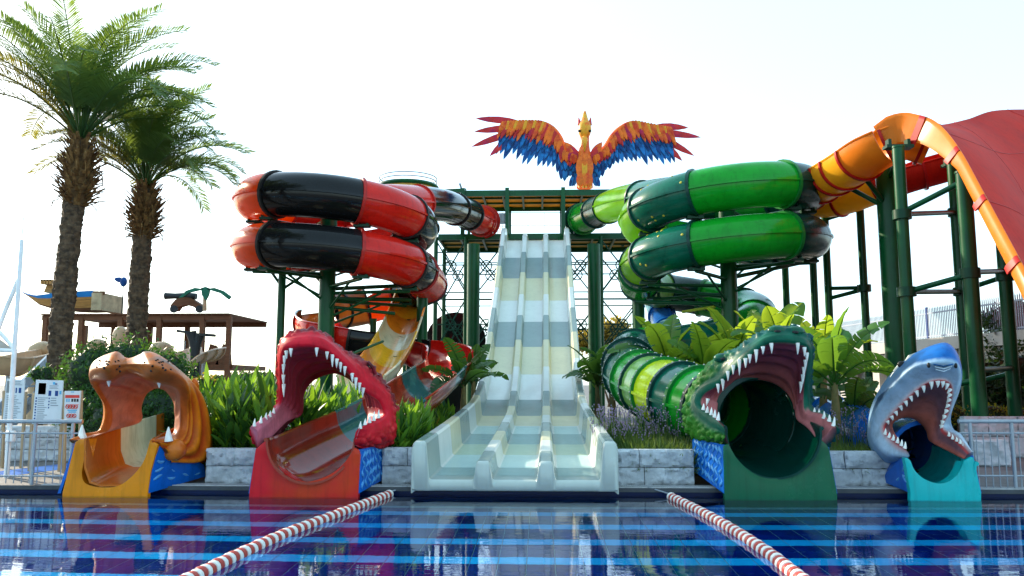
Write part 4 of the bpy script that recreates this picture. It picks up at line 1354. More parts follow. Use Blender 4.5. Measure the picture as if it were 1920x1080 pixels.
# shark tube (blue) behind, leading back and left
pth = resample(crom([P(1765, 868, 13.1), P(1735, 852, 14.2), P(1700, 838, 15.0), P(1640, 818, 16.6), P(1570, 790, 19), P(1530, 775, 22)], 8), .2)
SHT = thing('blue_tube_slide', 'blue tube slide leading into the shark mouth behind the planter', 'water slide', (pth[20].x, pth[20].y, DECK))
n_ = len(pth)
TU1 = M('turquoise_chute', (.01, .42, .42), .22, .12, 1.5, coat=0.20)
BLT = M('blue_tube', (.012, .1, .4), .16, .2, 1.5, coat=0.24)
trough_section(SHT, pth[:11], TU1, None, r=.5)
for a in range(6, n_ - 1, 9):
    closed_section(SHT, pth[a:min(a + 10, n_)], BLT, BLUEP, r=.52)
for q in (pth[25], pth[-8]):
    mb = MB(); mb.bar((q.x, q.y, DECK), (q.x, q.y, q.z - .5), .07); mb.build('column', GREEN, SHT)

# ---------------------------------------------------------------- orange beast (big cat muzzle)
LIc = crop(100, 600, 3.085)
LORG = M('beast_orange', (.6, .15, .015), .25, .25, 3, coat=0.16, c2=(.5, .09, .012), c2t=.55, c2s=2.5)
LMUZ = M('beast_muzzle', (.55, .16, .05), .25, .25, 3, coat=0.16, c2=(.3, .13, .09), c2t=.62, c2s=4)
LPNK = M('beast_mouth_pink', (.55, .2, .13), .35, .25, 3, coat=0.10, c2=(.4, .16, .1), c2t=.56, c2s=2)
LMAN = M('beast_mane', (.62, .15, .012), .3, .3, 3, coat=0.14, c2=(.42, .06, .012), c2t=.55, c2s=3)
lip_out = [(98, 690, 12.95), (190, 655, 13.3), (275, 628, 13.7), (297, 500, 13.6), (213, 350, 13.0), (325, 342, 12.7), (435, 288, 12.8), (575, 345, 12.7), (757, 385, 13.1), (777, 500, 13.6), (772, 640, 13.7), (722, 702, 13.4), (565, 694, 12.95)]
lip_in = [(130, 695, 13.0), (220, 665, 13.35), (320, 635, 13.8), (335, 520, 13.8), (260, 372, 13.15), (340, 352, 12.95), (435, 308, 12.98), (560, 354, 12.95), (715, 398, 13.2), (735, 500, 13.7), (732, 620, 13.8), (690, 675, 13.5), (575, 690, 13.0)]
throat = [(200, 690, 13.05), (290, 655, 13.5), (370, 632, 14.0), (505, 588, 14.6), (512, 500, 14.6), (540, 430, 14.6), (590, 398, 14.6), (640, 405, 14.6), (685, 455, 14.6), (705, 530, 14.5), (705, 620, 14.3), (690, 668, 14.0), (570, 692, 13.3)]
ext1 = [(92, 692, 13.0), (180, 668, 13.4), (265, 633, 13.8), (290, 500, 13.8), (205, 312, 12.95), (305, 270, 12.42), (432, 245, 12.74), (605, 268, 12.42), (765, 348, 13.05), (800, 500, 13.7), (800, 680, 13.8), (748, 745, 13.5), (640, 735, 13.1)]
ext2 = [(100, 708, 13.1), (180, 692, 13.6), (265, 642, 14.1), (290, 490, 14.1), (225, 272, 13.4), (350, 184, 13.2), (435, 210, 13.25), (570, 184, 13.2), (742, 298, 13.4), (850, 435, 14.0), (895, 640, 14.2), (865, 800, 14.0), (680, 815, 13.3)]
back = [(130, 715, 13.3), (200, 700, 13.8), (300, 645, 14.6), (350, 500, 14.9), (360, 350, 14.8), (430, 280, 14.6), (520, 250, 14.5), (640, 260, 14.5), (760, 330, 14.7), (850, 440, 14.9), (895, 640, 15.0), (880, 800, 14.7), (700, 800, 13.8)]
midr = mid_row(throat, lip_in, .5, 15)
b0 = LIc(300, 1000, 13.3)
BEAST = thing('beast_head', 'orange big-cat head with open fanged mouth on an orange and blue slide end', 'slide head', (b0.x, 13.4, 0), 'animal-mouth slide ends')
def ldisp(k, c, p):
    if k < 2 and 2.6 < c < 9.5: return .02 * math.sin(c * 5 + k * 2) * math.sin(min(1, k / 2) * math.pi)
    if 3.2 < k < 6.6 and c > 8.4: return .035 * math.sin(k * 9 + c * .6) * min(1, (c - 8.4))
    if 3.2 < k < 5.5 and 4.2 < c < 7.8: return .03 * math.cos((c - 6) * 1.6) * -1 * (1 if abs(c - 6) < .6 else 0)
    return 0
def lmf(k, c, p):
    if k < 2.2: return 2
    if k < 3.2: return 2 if c < 2.5 and k < 2.8 else 0
    if 4.0 <= c <= 8.1 and k < 5.6: return 1
    return 3 if c > 8.1 else 0
def lpaint(k, c, p):
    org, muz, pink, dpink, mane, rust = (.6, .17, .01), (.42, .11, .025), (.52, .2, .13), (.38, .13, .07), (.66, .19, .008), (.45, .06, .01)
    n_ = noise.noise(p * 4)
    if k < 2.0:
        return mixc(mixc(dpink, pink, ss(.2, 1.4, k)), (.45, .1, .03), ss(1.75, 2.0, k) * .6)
    ext = mixc(org, mixc(muz, (.2, .12, .09), ss(.0, .45, n_) * ss(3.9, 4.6, k)), ss(3.7, 4.3, c) * ss(8.4, 7.8, c))
    fold = .5 + .5 * math.sin(k * 9 + c * .6)
    ext = mixc(ext, mixc(rust, mane, fold), ss(8.2, 8.9, c))
    return mixc((.5, .11, .02), ext, ss(2.6, 3.3, k))
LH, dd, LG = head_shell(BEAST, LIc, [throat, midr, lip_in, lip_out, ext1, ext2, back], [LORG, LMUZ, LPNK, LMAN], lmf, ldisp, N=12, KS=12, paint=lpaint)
ld = dense_px(lip_in)
teeth(LH, LIc, None, ld, [(325, 325, -3, 60, .06), (613, 332, 0, 60, .06)], r=.06)
teeth(LH, LIc, None, dense_px(lip_out), [(168, 672, 0, -66, .075), (667, 690, 0, -72, .072)], r=.07)
random.seed(4)
for k in range(34):                 # whisker spots on the muzzle
    lobe = k % 2
    cx, cy = ((310, 258) if lobe == 0 else (600, 258))
    x = cx + random.uniform(-75, 95) * (1 if lobe else .9); y = cy + random.uniform(-30, 42)
    # nearest surface point of the shell, in projection
    best, bd = None, 1e9
    tgt = LIc(x, y, 12.6)
    tx, tz = tgt.x / tgt.y, (tgt.z - CAMZ) / tgt.y
    for row in LG[36:64]:
        for p in row:
            d = (p.x / p.y - tx) ** 2 + ((p.z - CAMZ) / p.y - tz) ** 2
            if d < bd: bd, best = d, p
    mb = MB(); mb.ell(best - V((0, .004, 0)), (.021, .014, .021), None, 8, 5); mb.build('whisker_spot', BBLK, LH)
mb = MB(); mb.cone(LIc(800, 400, 14.1), LIc(812, 340, 14.0), .14, 8, bend=V((.03, 0, 0))); mb.build('ear', LMAN, LH)
mb = MB(); mb.ell(LIc(695, 750, 13.35), (.22, .18, .19)); mb.build('chin', LORG, LH)
front_base(BEAST, LIc, [(205, 684), (130, 695), (52, 1003), (52, 1090), (545, 1090), (545, 1003), (562, 880), (606, 712), (560, 695)], [(205, 684), (180, 800), (165, 900), (205, 955), (350, 966), (440, 918), (520, 822), (560, 695)], 13.0,
           [M('orange_gelcoat', (.7, .22, .004), .25, .12, 1.5, coat=0.22), BLUEP, LBLUE],
           [{'pts': [(608, 715, 13.05), (760, 770, 13.6), (872, 838, 14.2), (880, 905, 14.2), (548, 1003, 13.02)], 'in': -1, 'quad': (0, 2, 3, 4),
             'waves': [(.3 + .2 * i, .06, 17, i * .9, 'h') for i in range(3)]},
            {'pts': [(126, 705, 13.05), (240, 690, 14.2), (240, 905, 14.2), (24, 1003, 13.0)], 'in': 1, 'quad': (0, 1, 2, 3)}])
# its chute
pth = resample(crom([P(224, 822, 12.99), P(262, 806, 14.2), P(318, 786, 16.0), P(372, 768, 18.5), P(425, 752, 22)], 8), .2)
BSL = thing('orange_chute_slide', 'orange and cream open chute leading into the orange big-cat mouth', 'water slide', (pth[10].x, pth[10].y, DECK))
CHO = M('orange_chute', (.55, .14, .015), .16, .15, 1.5, coat=0.24); CHC = M('cream_chute', (.6, .56, .4), .2, .15, 1.5, coat=0.20)
def box_trough(root, seg, mat, w0, h):
    rings = []
    K = len(seg)
    for k in range(K):
        t = seg[min(k + 1, K - 1)] - seg[max(k - 1, 0)]
        r, u = frame(t)
        pr = [(-w0, 0), (-w0 * .97, -h * .6), (-w0 * .8, -h * .92), (-w0 * .5, -h), (w0 * .5, -h), (w0 * .8, -h * .92), (w0 * .97, -h * .6), (w0, 0)]
        o = [seg[k] + r * x * 1.06 + u * (y * 1.04) for x, y in pr]
        i = [seg[k] + r * x + u * y for x, y in pr]
        rings.append(o + i[::-1])
    mb = MB(); mb.loft(rings, True, True); return mb.build('trough_section', mat, root, ang=50)
prev = 0
for a, mt in ((9, CHO), (20, CHC), (34, CHO), (len(pth) - 1, CHC)):
    box_trough(BSL, pth[prev:a + 1], mt, .5, .74); prev = a
for q in (pth[18], pth[32]):
    mb = MB(); mb.bar((q.x, q.y, DECK), (q.x, q.y, q.z - .75), .07); mb.build('column', GREEN, BSL)
# ================================================================== orange and red wave slide on the right
WRED = M('wave_red', (.5, .02, .01), .6, .12, .7, c2=(.42, .014, .01), c2t=.55, c2s=.6, spec=.06, grime=.25)
WORG = M('wave_orange', (.72, .2, .015), .3, .15, 1, trans=.3, tcol=(1, .45, .03), spec=.2)
WYEL = M('wave_yellow', (.8, .4, .02), .3, .15, 1, trans=.35, tcol=(1, .65, .05), spec=.2)
WRIB = M('wave_rib_red', (.4, .012, .01), .4, .15, 2, spec=.2)
gp = P(1760, 800, 21)
WAVE = thing('wave_slide', 'orange trough slide rising to a wide red wave ramp on green columns', 'water slide', (gp.x, 21, DECK))
rings = [[(1700, 213, 21.0), (1752, 234, 23), (1812, 224, 25.5), (1868, 207, 27.5), (1960, 206, 30), (2050, 214, 32)],
         [(1752, 229, 20.2), (1798, 246, 21.6), (1860, 258, 24.5), (1930, 240, 27), (2020, 240, 29), (2110, 250, 31)],
         [(1795, 276, 19.1), (1848, 296, 20.2), (1920, 328, 23), (2000, 330, 25), (2100, 330, 27), (2200, 340, 29)],
         [(1840, 356, 17.9), (1898, 378, 18.8), (1980, 430, 21), (2080, 440, 23), (2180, 450, 25), (2280, 460, 27)],
         [(1885, 439, 16.8), (1944, 464, 17.5), (2050, 530, 19), (2160, 560, 21), (2280, 580, 23), (2390, 590, 25)],
         [(1930, 523, 15.8), (2000, 580, 16.5), (2120, 640, 18), (2250, 680, 20), (2370, 700, 22), (2480, 710, 24)],
         [(1990, 640, 14.9), (2080, 690, 15.6), (2220, 740, 17), (2360, 770, 19), (2480, 780, 21), (2600, 785, 23)]]
rr = [crom([P(*p) for p in r], 8) for r in rings]
cols_ = [crom([rr[i][j] for i in range(len(rr))], 8) for j in range(len(rr[0]))]
NJ, NI = len(cols_), len(cols_[0])
# panels split along and across so that the joints show
js = [0, 13, 26, NJ - 1]; is_ = [0, 12, 26, NI - 1]
for a in range(len(js) - 1):
    for c in range(len(is_) - 1):
        mb = MB()
        top = [[cols_[j][i] for j in range(js[a], js[a + 1] + 1)] for i in range(is_[c], is_[c + 1] + 1)]
        def shrink(g, e=.012):
            g[0] = [p.lerp(q, .06) for p, q in zip(g[0], g[1])]
            return g
        mb.loft(top, cyc=False)
        mb.loft([[p - V((0, -.04, .05)) for p in r][::-1] for r in top], cyc=False)
        mb.build('ramp_panel', WRED, WAVE)
SEAMR = M('ramp_seam', (.42, .03, .028), .5)
for i in is_[1:-1]:
    mb = MB(); mb.tube([cols_[j][i] + V((0, 0, .004)) for j in range(0, NJ, 2)], .012, 5); mb.build('ramp_seam', SEAMR, WAVE)
for j in js[1:-1]:
    mb = MB(); mb.tube([cols_[j][i] + V((0, 0, .004)) for i in range(0, NI, 2)], .012, 5); mb.build('ramp_seam', SEAMR, WAVE)
edge = [cols_[0][i] for i in range(NI)]
# outer orange lip along the near edge
EG = resample([P(1640, 240, 21.6), P(1668, 219, 21.3)] + edge, .2)
def lip(seg, mat, name, w=.68, root=WAVE):
    mb = MB(); rg = []
    K = len(seg)
    for k in range(K):
        t = (seg[min(k + 1, K - 1)] - seg[max(k - 1, 0)]).normalized()
        sd = V((-.75, -.66, 0)); sd = (sd - t * sd.dot(t)).normalized()
        n = t.cross(sd); n = n if n.z > 0 else -n
        ww = w * (max(.3, 1 - 1.1 * max(0, (seg[k] - EG[0]).length - 1.0) / 4)) + (.06 if name == 'edge_rib' else 0); pr = [(.02, .03), (.06, .035), (.08, 0), (.06, -.08), (.0, -.06 - ww * .8), (-.04, -.06 - ww), (-.04, -.06)]
        rg.append([seg[k] + sd * a + n * b for a, b in pr])
    mb.loft(rg, True, True); return mb.build(name, mat, root, ang=50)
nE = len(EG)
for a, b_ in ((0, .16), (.16, .36), (.36, .56), (.56, .78), (.78, 1)):
    i0, i1 = int(a * (nE - 1)), int(b_ * (nE - 1))
    lip(EG[i0:i1 + 1], WORG, 'edge_lip')
    q = EG[i0:i0 + 2]
    if i0: lip([p + V((-.025, -.025, -.01)) for p in q], WRIB, 'edge_rib')
# orange trough
tp_ = resample(crom([P(1512, 352, 26.5), P(1560, 322, 24.6), P(1604, 296, 23.2), P(1650, 266, 22.2), P(1700, 248, 21.8), P(1748, 258, 21.6)], 8), .17)
for k, sg in enumerate(path_split(tp_, [1.0, 1.0, .75, .9, 1.1, 1.0, .9])):
    far = .68 if k < 5 else .95
    t = trough_section(WAVE, sg, WYEL if k < 4 else WORG, WRIB, r=.76, a0=math.pi * far, a1=2.02 * math.pi)
lw = resample(crom([P(1505, 375, 28), P(1575, 368, 27), P(1640, 345, 26), P(1705, 322, 25.4), P(1780, 300, 25.0)], 8), .17)
for k, sg in enumerate(path_split(lw, [1.4, 1.4, 1.3, 1.3, 1.3])):
    trough_section(WAVE, sg, [WYEL, WYEL, WRED, WRED, WRED, WRED][k], WRIB, r=.66, a0=math.pi * .8, a1=2 * math.pi)
C = {}
for nm, px, D, row, r in (('a', 1684, 20.6, 278, .15), ('b', 1664, 24, 308, .36), ('c', 1787, 23.6, 308, .17), ('d', 1806, 19.6, 325, .18), ('e', 1878, 22, 430, .17), ('f', 1611, 27.5, 366, .13), ('g', 1545, 28.5, 375, .13)):
    C[nm] = column(WAVE, px, D, row, r)
def at(n, row):
    p = C[n]; D = p.y
    return V((p.x, p.y, P(1500, row, D).z))
for n1, r1, n2, r2 in (('a', 400, 'd', 342), ('a', 403, 'c', 400), ('a', 548, 'd', 516), ('a', 548, 'c', 548), ('d', 512, 'e', 510), ('c', 546, 'e', 520), ('g', 386, 'f', 385), ('g', 412, 'f', 392), ('g', 541, 'f', 540), ('g', 560, 'f', 543), ('a', 740, 'd', 712), ('d', 695, 'e', 690), ('c', 720, 'e', 700)):
    brace(WAVE, at(n1, r1), at(n2, r2), .07)
for n, r, q in (('b', 395, (1612, 322, 23.3)), ('b', 395, (1585, 348, 24.5)), ('b', 340, (1690, 275, 21.8)), ('c', 345, (1786, 320, 24.2)), ('a', 290, (1690, 272, 21.6))):
    brace(WAVE, at(n, r), P(*q), .07)
for px, row, D in ((1612, 318, 23.2), (1580, 340, 24.4), (1684, 276, 20.8), (1790, 310, 24.2)):
    cradle(WAVE, P(px, row, D), .7)
for n, rows_ in (('a', (404, 548)), ('c', (400, 548)), ('d', (514,)), ('e', (520,)), ('f', (385, 541))):
    for r in rows_:
        q = at(n, r); mb = MB(); mb.tube([q - V((0, 0, .12)), q + V((0, 0, .12))], .23, 16); mb.build('collar', GREEND, WAVE)

# ================================================================== right background: retaining wall, picket fence, hedge
CONC = M('retaining_wall_render', (.42, .41, .4), .8, .15, 1, bump=.2, bs=15, c2=(.45, .43, .4), c2t=.57, c2s=.5)
fa, fb = P(1500, 660, 48), P(1859, 628, 31)
dirv = (fb - fa); dirv.z = 0
fb2 = fb + dirv.normalized() * 9
zw = (fa.z + fb.z) / 2
dn = dirv.normalized(); Lw = (fb2 - fa).length
nrm = V((dn.y, -dn.x, 0)); nrm = nrm if nrm.y < 0 else -nrm
rotw = Matrix((dn, -nrm, V((0, 0, 1)))).transposed()
mid = (fa + fb2) / 2
RW = thing('retaining_wall', 'pale rendered retaining wall with arched niches below the picket fence', 'wall', (mid.x, mid.y, DECK))
mb = MB()
# arcade: piers with niches between
bay = 3.0
nb_ = int(Lw / bay)
piers = MB()
for i in range(nb_ + 1):
    c = fa + dn * (i * bay)
    m1 = MB(); m1.box(V((c.x, c.y, (DECK + zw - .5) / 2)) + nrm * .1, (.9, .5, zw - .5 - DECK), rotw); m1.build('pier', CONC, RW, smooth=False)
    if i < nb_:
        for k in range(10):
            pass
        m2 = MB(); pts = []
        a0 = c + dn * .45; w = bay - .9
        arch = [(w / 2 - math.cos(math.pi * k / 12) * w / 2, zw - 1.55 + math.sin(math.pi * k / 12) * .75) for k in range(13)]
        o = [(0, zw - .5)] + [(x, zw - .5) for x, _ in arch[1:-1]] + [(w, zw - .5)]
        f_ = [V((a0.x, a0.y, 0)) + dn * x + V((0, 0, z)) + nrm * .3 for x, z in arch]
        g_ = [V((a0.x, a0.y, 0)) + dn * x + V((0, 0, z)) + nrm * .3 for x, z in o]
        m2.loft([[p - nrm * .4 for p in f_], f_, g_], cyc=False); m2.build('arch', CONC, RW, smooth=False)
mb.box(V((mid.x, mid.y, (DECK + zw) / 2)) - nrm * .5, (Lw, .3, zw - DECK - .1), rotw); mb.build('back_wall', CONC, RW, smooth=False)
mb = MB(); mb.box(V((mid.x, mid.y, zw - .22)) + nrm * .1, (Lw + .2, .9, .5), rotw); mb.build('coping', CONC, RW, smooth=False)
WPICK = M('backlit_picket', (.3, .34, .42), .6, .1, 3)  # white pickets, their backlit shade put into the grey-blue
PF = thing('picket_fence', 'tall white metal picket fence on top of the retaining wall', 'fence', (mid.x, mid.y, zw + .03))
pk = None
npk = min(290, int(Lw / .115))
for i in range(npk):
    c = fa + dn * ((i + .5) * Lw / npk); c.z = zw + .03
    if pk is None:
        mb = MB(); mb.box(ORG[PF.name] + V((0, 0, .68)), (.035, .03, 1.28), rotw)
        mb.cone(ORG[PF.name] + V((0, 0, 1.3)), ORG[PF.name] + V((0, 0, 1.42)), .02, 5)
        pk = mb.build('picket', WPICK, PF, smooth=False)
        o = pk
    else:
        o = pk.copy(); col.objects.link(o)
    o.location = c - ORG[PF.name]
for h in (.16, 1.15):
    mb = MB(); mb.beam(fa + V((0, 0, zw - fa.z + h)), fb2 + V((0, 0, zw - fb2.z + h)), .04, .06); mb.build('rail', WPICK, PF, smooth=False)
for i in range(0, int(Lw / 2.6) + 1):
    c = fa + dn * (i * 2.6); mb = MB(); mb.box((c.x, c.y, zw + .73), (.08, .08, 1.4), rotw); mb.build('post', M('fence_post_blue', (.05, .09, .25), .4) if i == 0 else bpy.data.materials['fence_post_blue'], PF, smooth=False)

# low white garden wall at the right with gaps lit from behind
def plain_wall(name, a, b, h, th, mat, label, z0=DECK):
    a, b = V(a), V(b); a.z = b.z = z0
    mb = MB(); mb.beam(a + V((0, 0, h / 2)), b + V((0, 0, h / 2)), th, h)
    root = mb.build(name, mat, smooth=False)
    return tag(root, label, 'wall')
a, b = P(1800, 800, 19.5), P(1930, 800, 19.0)
stone_wall('garden_wall', a.x, b.x + 2.2, 19.3, DECK, .95, 'low white stone garden wall behind the right pool railing', 2, STONEW, .9)
stone_wall('garden_wall', P(1820, 800, 17.3).x, P(1886, 800, 17.3).x, 17.2, DECK, .55, 'short white stone block wall beside the green column bases', 1, STONEW, .9)

# pool railings
def railing(px0, px1, D, label, nbal, post_px):
    a, b = P(px0, 900, D), P(px1, 900, D)
    root = thing('railing', label, 'railing', ((a.x + b.x) / 2, D, DECK))
    z1 = P(px0, 790, D).z; z2 = P(px0, 812, D).z; z3 = P(px0, 892, D).z
    xs = (a.x, b.x)
    for z, r in ((z1, .035), (z2, .016), (z3, .016)):
        mb = MB(); mb.bar((xs[0], D, z), (xs[1], D, z), r, 10); mb.build('rail', STEEL, root)
    for i in range(nbal):
        x = xs[0] + (xs[1] - xs[0]) * (i + .5) / nbal
        mb = MB(); mb.bar((x, D + .02, DECK + .02), (x, D + .02, z2 + .04), .009, 8); mb.build('baluster', STEEL, root)
    for px in post_px:
        x = P(px, 850, D).x; mb = MB(); mb.bar((x, D, DECK), (x, D, z1), .03, 10); mb.build('post', STEEL, root)
railing(-70, 148, 13.6, 'steel pool railing beside the orange big-cat slide', 15, (-60, 63, 134))
railing(1804, 1990, 13.6, 'steel pool railing beside the shark slide', 14, (1822, 1900, 1985))

# ================================================================== left background: play structure
BWOOD = M('brown_stained_wood', (.14, .06, .03), .6, .25, 2, bump=.2, bs=20, stretch=(1, 1, 6))
HULLW = M('hull_wood', (.42, .22, .07), .55, .25, 2, bump=.2, bs=14, stretch=(1, 1, 8))
HULLB = M('hull_blue', (.02, .2, .55), .4, .15, 2)
TAN = M('tan_fibreglass', (.42, .3, .18), .4, .2, 1.5, coat=.2)
DK = M('dark_metal', (.03, .035, .04), .5, .2, 3)
PLD = 34.0
p0 = P(80, 596, PLD); p1 = P(433, 596, PLD)
PLAY = thing('play_pergola', 'brown timber pergola deck of the pirate play area on tall posts', 'pergola', ((p0.x + p1.x) / 2, PLD + 2, DECK))
zr = p0.z
for y in (PLD, PLD + 4.5):
    mb = MB(); mb.beam((p0.x, y, zr), (p1.x, y, zr), .12, .22); mb.build('beam', BWOOD, PLAY, smooth=False)
npl = 30
for i in range(npl):
    x = p0.x + (p1.x - p0.x) * (i + .5) / npl
    mb = MB(); mb.box((x, PLD + 2.25, zr + .14), ((p1.x - p0.x) / npl - .03, 4.9, .05)); mb.build('plank', BWOOD, PLAY, smooth=False)
for px, D in ((83, PLD), (150, PLD), (158, PLD + 4.5), (212, PLD + 4.5), (224, PLD), (280, PLD + 4.5), (297, PLD), (350, PLD + 4.5), (378, PLD), (428, PLD)):
    x = P(px, 650, D).x
    mb = MB(); mb.box((x, D, (DECK + zr) / 2), (.2, .2, zr - DECK)); mb.build('post', BWOOD, PLAY, smooth=False)
zf = P(300, 688, PLD).z
mb = MB(); mb.box((P(385, 690, PLD).x, PLD + 2.2, zf), (P(433, 690, PLD).x - P(335, 690, PLD).x, 4.2, .2)); mb.build('platform', BWOOD, PLAY, smooth=False)
for px in (390, 414):
    x = P(px, 670, PLD).x; mb = MB(); mb.poly([(x - .35, PLD + .3, zf + .1), (x + .35, PLD + .3, zf + .1), (x + .25, PLD + .3, zf + .9), (x - .05, PLD + .3, zf + 1.0)], V((0, .1, 0))); mb.build('side_board', BWOOD, PLAY, smooth=False)
for (a, b) in ((303, 345), (380, 425)):
    A_, B_ = P(a, 688, PLD + .4), P(b, 688, PLD + .4); zt = P(a, 640, PLD + .4).z
    mb = MB(); mb.tube([(A_.x, PLD + .4, zf), (A_.x, PLD + .4, zt), (B_.x, PLD + .4, zt), (B_.x, PLD + .4, zf)], .025, 6); mb.build('hand_rail', STEEL, PLAY)
    for f in (.25, .5, .75):
        x = A_.x + (B_.x - A_.x) * f
        mb = MB(); mb.bar((x, PLD + .4, zf), (x, PLD + .4, zt), .012, 6); mb.build('baluster', STEEL, PLAY)
# pirate ship hull
SC = crop(0, 380, 3.0)
sh = SC(420, 615, PLD + 1.2)
SHIP = thing('pirate_ship', 'half wooden pirate ship with blue stripe standing on the pergola deck', 'play ship', (sh.x, PLD + 1.4, zr + .17))
st_ = [(125, 500, 505), (180, 520, 535), (250, 528, 580), (320, 525, 600), (420, 518, 612), (500, 512, 614), (582, 508, 612)]
def hull(top_f, bot_f, mat, name, half, out=0.0):
    rg = []
    for i, (x, yt, yb) in enumerate(st_):
        u = i / (len(st_) - 1)
        hw = half * min(1, .06 + u * 1.6) + out
        a = SC(x, yt + (yb - yt) * top_f, PLD + 1.4); b = SC(x, yt + (yb - yt) * bot_f, PLD + 1.4)
        k1, k2 = (1 - .35 * top_f), (1 - .35 * bot_f)
        rg.append([V((a.x, a.y - hw * k1, a.z)), V((b.x, b.y - hw * k2, b.z)), V((b.x, b.y + hw * k2, b.z)), V((a.x, a.y + hw * k1, a.z))])
    rg = [crom(r, 1) for r in rg]
    mb = MB(); mb.loft(rg, True, True); return mb.build(name, mat, SHIP, smooth=False)
hull(0, .3, HULLB, 'blue_strake', .95, .01)
for k in range(5):
    hull(.3 + .14 * k + .008, .3 + .14 * (k + 1), HULLW if k < 4 else BWOOD, 'hull_plank', .95)
mb = MB(); A_ = SC(582, 520, PLD + 1.4); B_ = SC(630, 615, PLD + 1.4); mb.box(((A_.x + B_.x) / 2, PLD + 1.4, (A_.z + B_.z) / 2), (B_.x - A_.x, 1.9, A_.z - B_.z)); mb.build('stern_block', M('stern_wood', (.4, .32, .2), .7, .3, 3, bump=.3), SHIP, smooth=False)
mb = MB(); mb.poly([SC(245, 505, PLD + .9), SC(330, 505, PLD + .9), SC(330, 465, PLD + .9), SC(262, 462, PLD + .9)], V((0, 1, 0))); mb.build('cabin', HULLW, SHIP, smooth=False)
for x in (268, 284, 300, 316):
    q = SC(x, 452, PLD + .95); mb = MB(); mb.box(q, (.09, .9, .2)); mb.build('cabin_post', HULLW, SHIP, smooth=False)
q0, q1 = SC(262, 444, PLD + .95), SC(330, 444, PLD + .95); mb = MB(); mb.beam(q0, q1, .9, .06); mb.build('cabin_rail', HULLW, SHIP, smooth=False)
for x in (465, 505, 540, 575):
    q = SC(x, 508, PLD + .6); mb = MB(); mb.box(q, (.22, .1, .16)); mb.build('merlon', BWOOD, SHIP, smooth=False)
# cannon on wooden carriage
cq = SC(1040, 610, PLD + 1.5)
CAN = thing('toy_cannon', 'black cannon on a brown arched wooden carriage on the pergola deck', 'cannon', (cq.x, PLD + 1.5, zr + .17))
mb = MB(); mb.tube([SC(930, 525, PLD + 1.5), SC(935, 525, PLD + 1.5), SC(985, 525, PLD + 1.5), SC(1060, 525, PLD + 1.5), SC(1105, 527, PLD + 1.5)], [.17, .15, .13, .16, .14], 12); mb.build('barrel', DK, CAN)
ar = [(955, 608), (960, 575), (985, 545), (1020, 530), (1070, 535), (1110, 560), (1140, 580), (1140, 605), (1115, 605), (1085, 585), (1040, 575), (1005, 585), (990, 608)]
mb = MB(); mb.poly([SC(x, y, PLD + 1.3) for x, y in ar], V((0, .4, 0))); mb.build('carriage', BWOOD, CAN, smooth=False)
for x in (975, 1120):
    q = SC(x, 598, PLD + 1.2); mb = MB(); mb.tube([q, q + V((0, .1, 0))], .17, 14); mb.build('wheel', DK, CAN)
# fake palm
fq = SC(1152, 605, PLD + 1.0)
FP = thing('toy_palm', 'green cut-out toy palm tree standing behind the cannon', 'toy tree', (fq.x, PLD + 1.0, zr + .17))
GTOY = M('toy_palm_green', (.012, .13, .08), .4, .3, 3)
mb = MB(); mb.tube([SC(1152, 606, PLD + 1), SC(1152, 490, PLD + 1)], [.09, .07], 10); mb.build('trunk', M('toy_trunk', (.45, .3, .18), .6), FP)
for pts in ([(1150, 485), (1095, 478), (1045, 495), (1005, 535), (1030, 530), (1065, 505), (1110, 495)], [(1155, 485), (1205, 478), (1255, 495), (1300, 528), (1285, 545), (1240, 510), (1190, 495)], [(1130, 480), (1155, 472), (1180, 482), (1172, 520), (1155, 550), (1135, 520)]):
    mb = MB(); mb.poly([SC(x, y, PLD + .9) for x, y in pts], V((0, .12, 0))); mb.build('frond', GTOY, FP, smooth=False)
# parrot beside the palm trunk
q = SC(695, 445, PLD)
PR = thing('toy_parrot', 'small dark blue toy bird perched above the pergola', 'toy bird', (q.x, PLD, zr + .17))
mb = MB(); mb.bar((q.x, PLD, zr + .17), (q.x, PLD, q.z - .1), .025, 6); mb.build('pole', DK, PR)
mb = MB(); mb.ell(q, (.16, .12, .22)); mb.build('body', BDBL, PR)
mb = MB(); feather(mb, q + V((0, 0, .05)), SC(640, 428, PLD), .12, V((0, -1, 0))); mb.build('wing', BDBL, PR)
# Y-shaped dark totem
TOT = thing('tree_totem', 'dark grey Y-shaped toy tree trunk beside the play platform', 'totem', (P(370, 700, 27).x, 27, DECK))
mb = MB(); TT = lambda x, y: SC(x, y, 27)
mb.tube([TT(1098, 1010), TT(1098, 900), TT(1096, 820), TT(1085, 770), TT(1075, 728)], [.17, .16, .15, .15, .18], 10); mb.tube([TT(1098, 860), TT(1110, 790), TT(1125, 740)], [.14, .13, .16], 10)
b = TT(1098, 1005); mb.tube([(b.x, 27, DECK), (b.x, 27, b.z + .1)], .17, 10); mb.build('trunk', DK, TOT)
for a, c in (((1003, 722), (1090, 735)), ((1115, 742), (1205, 747))):
    mb = MB(); mb.beam(TT(*a), TT(*c), .3, .09); mb.build('branch_board', DK, TOT, smooth=False)
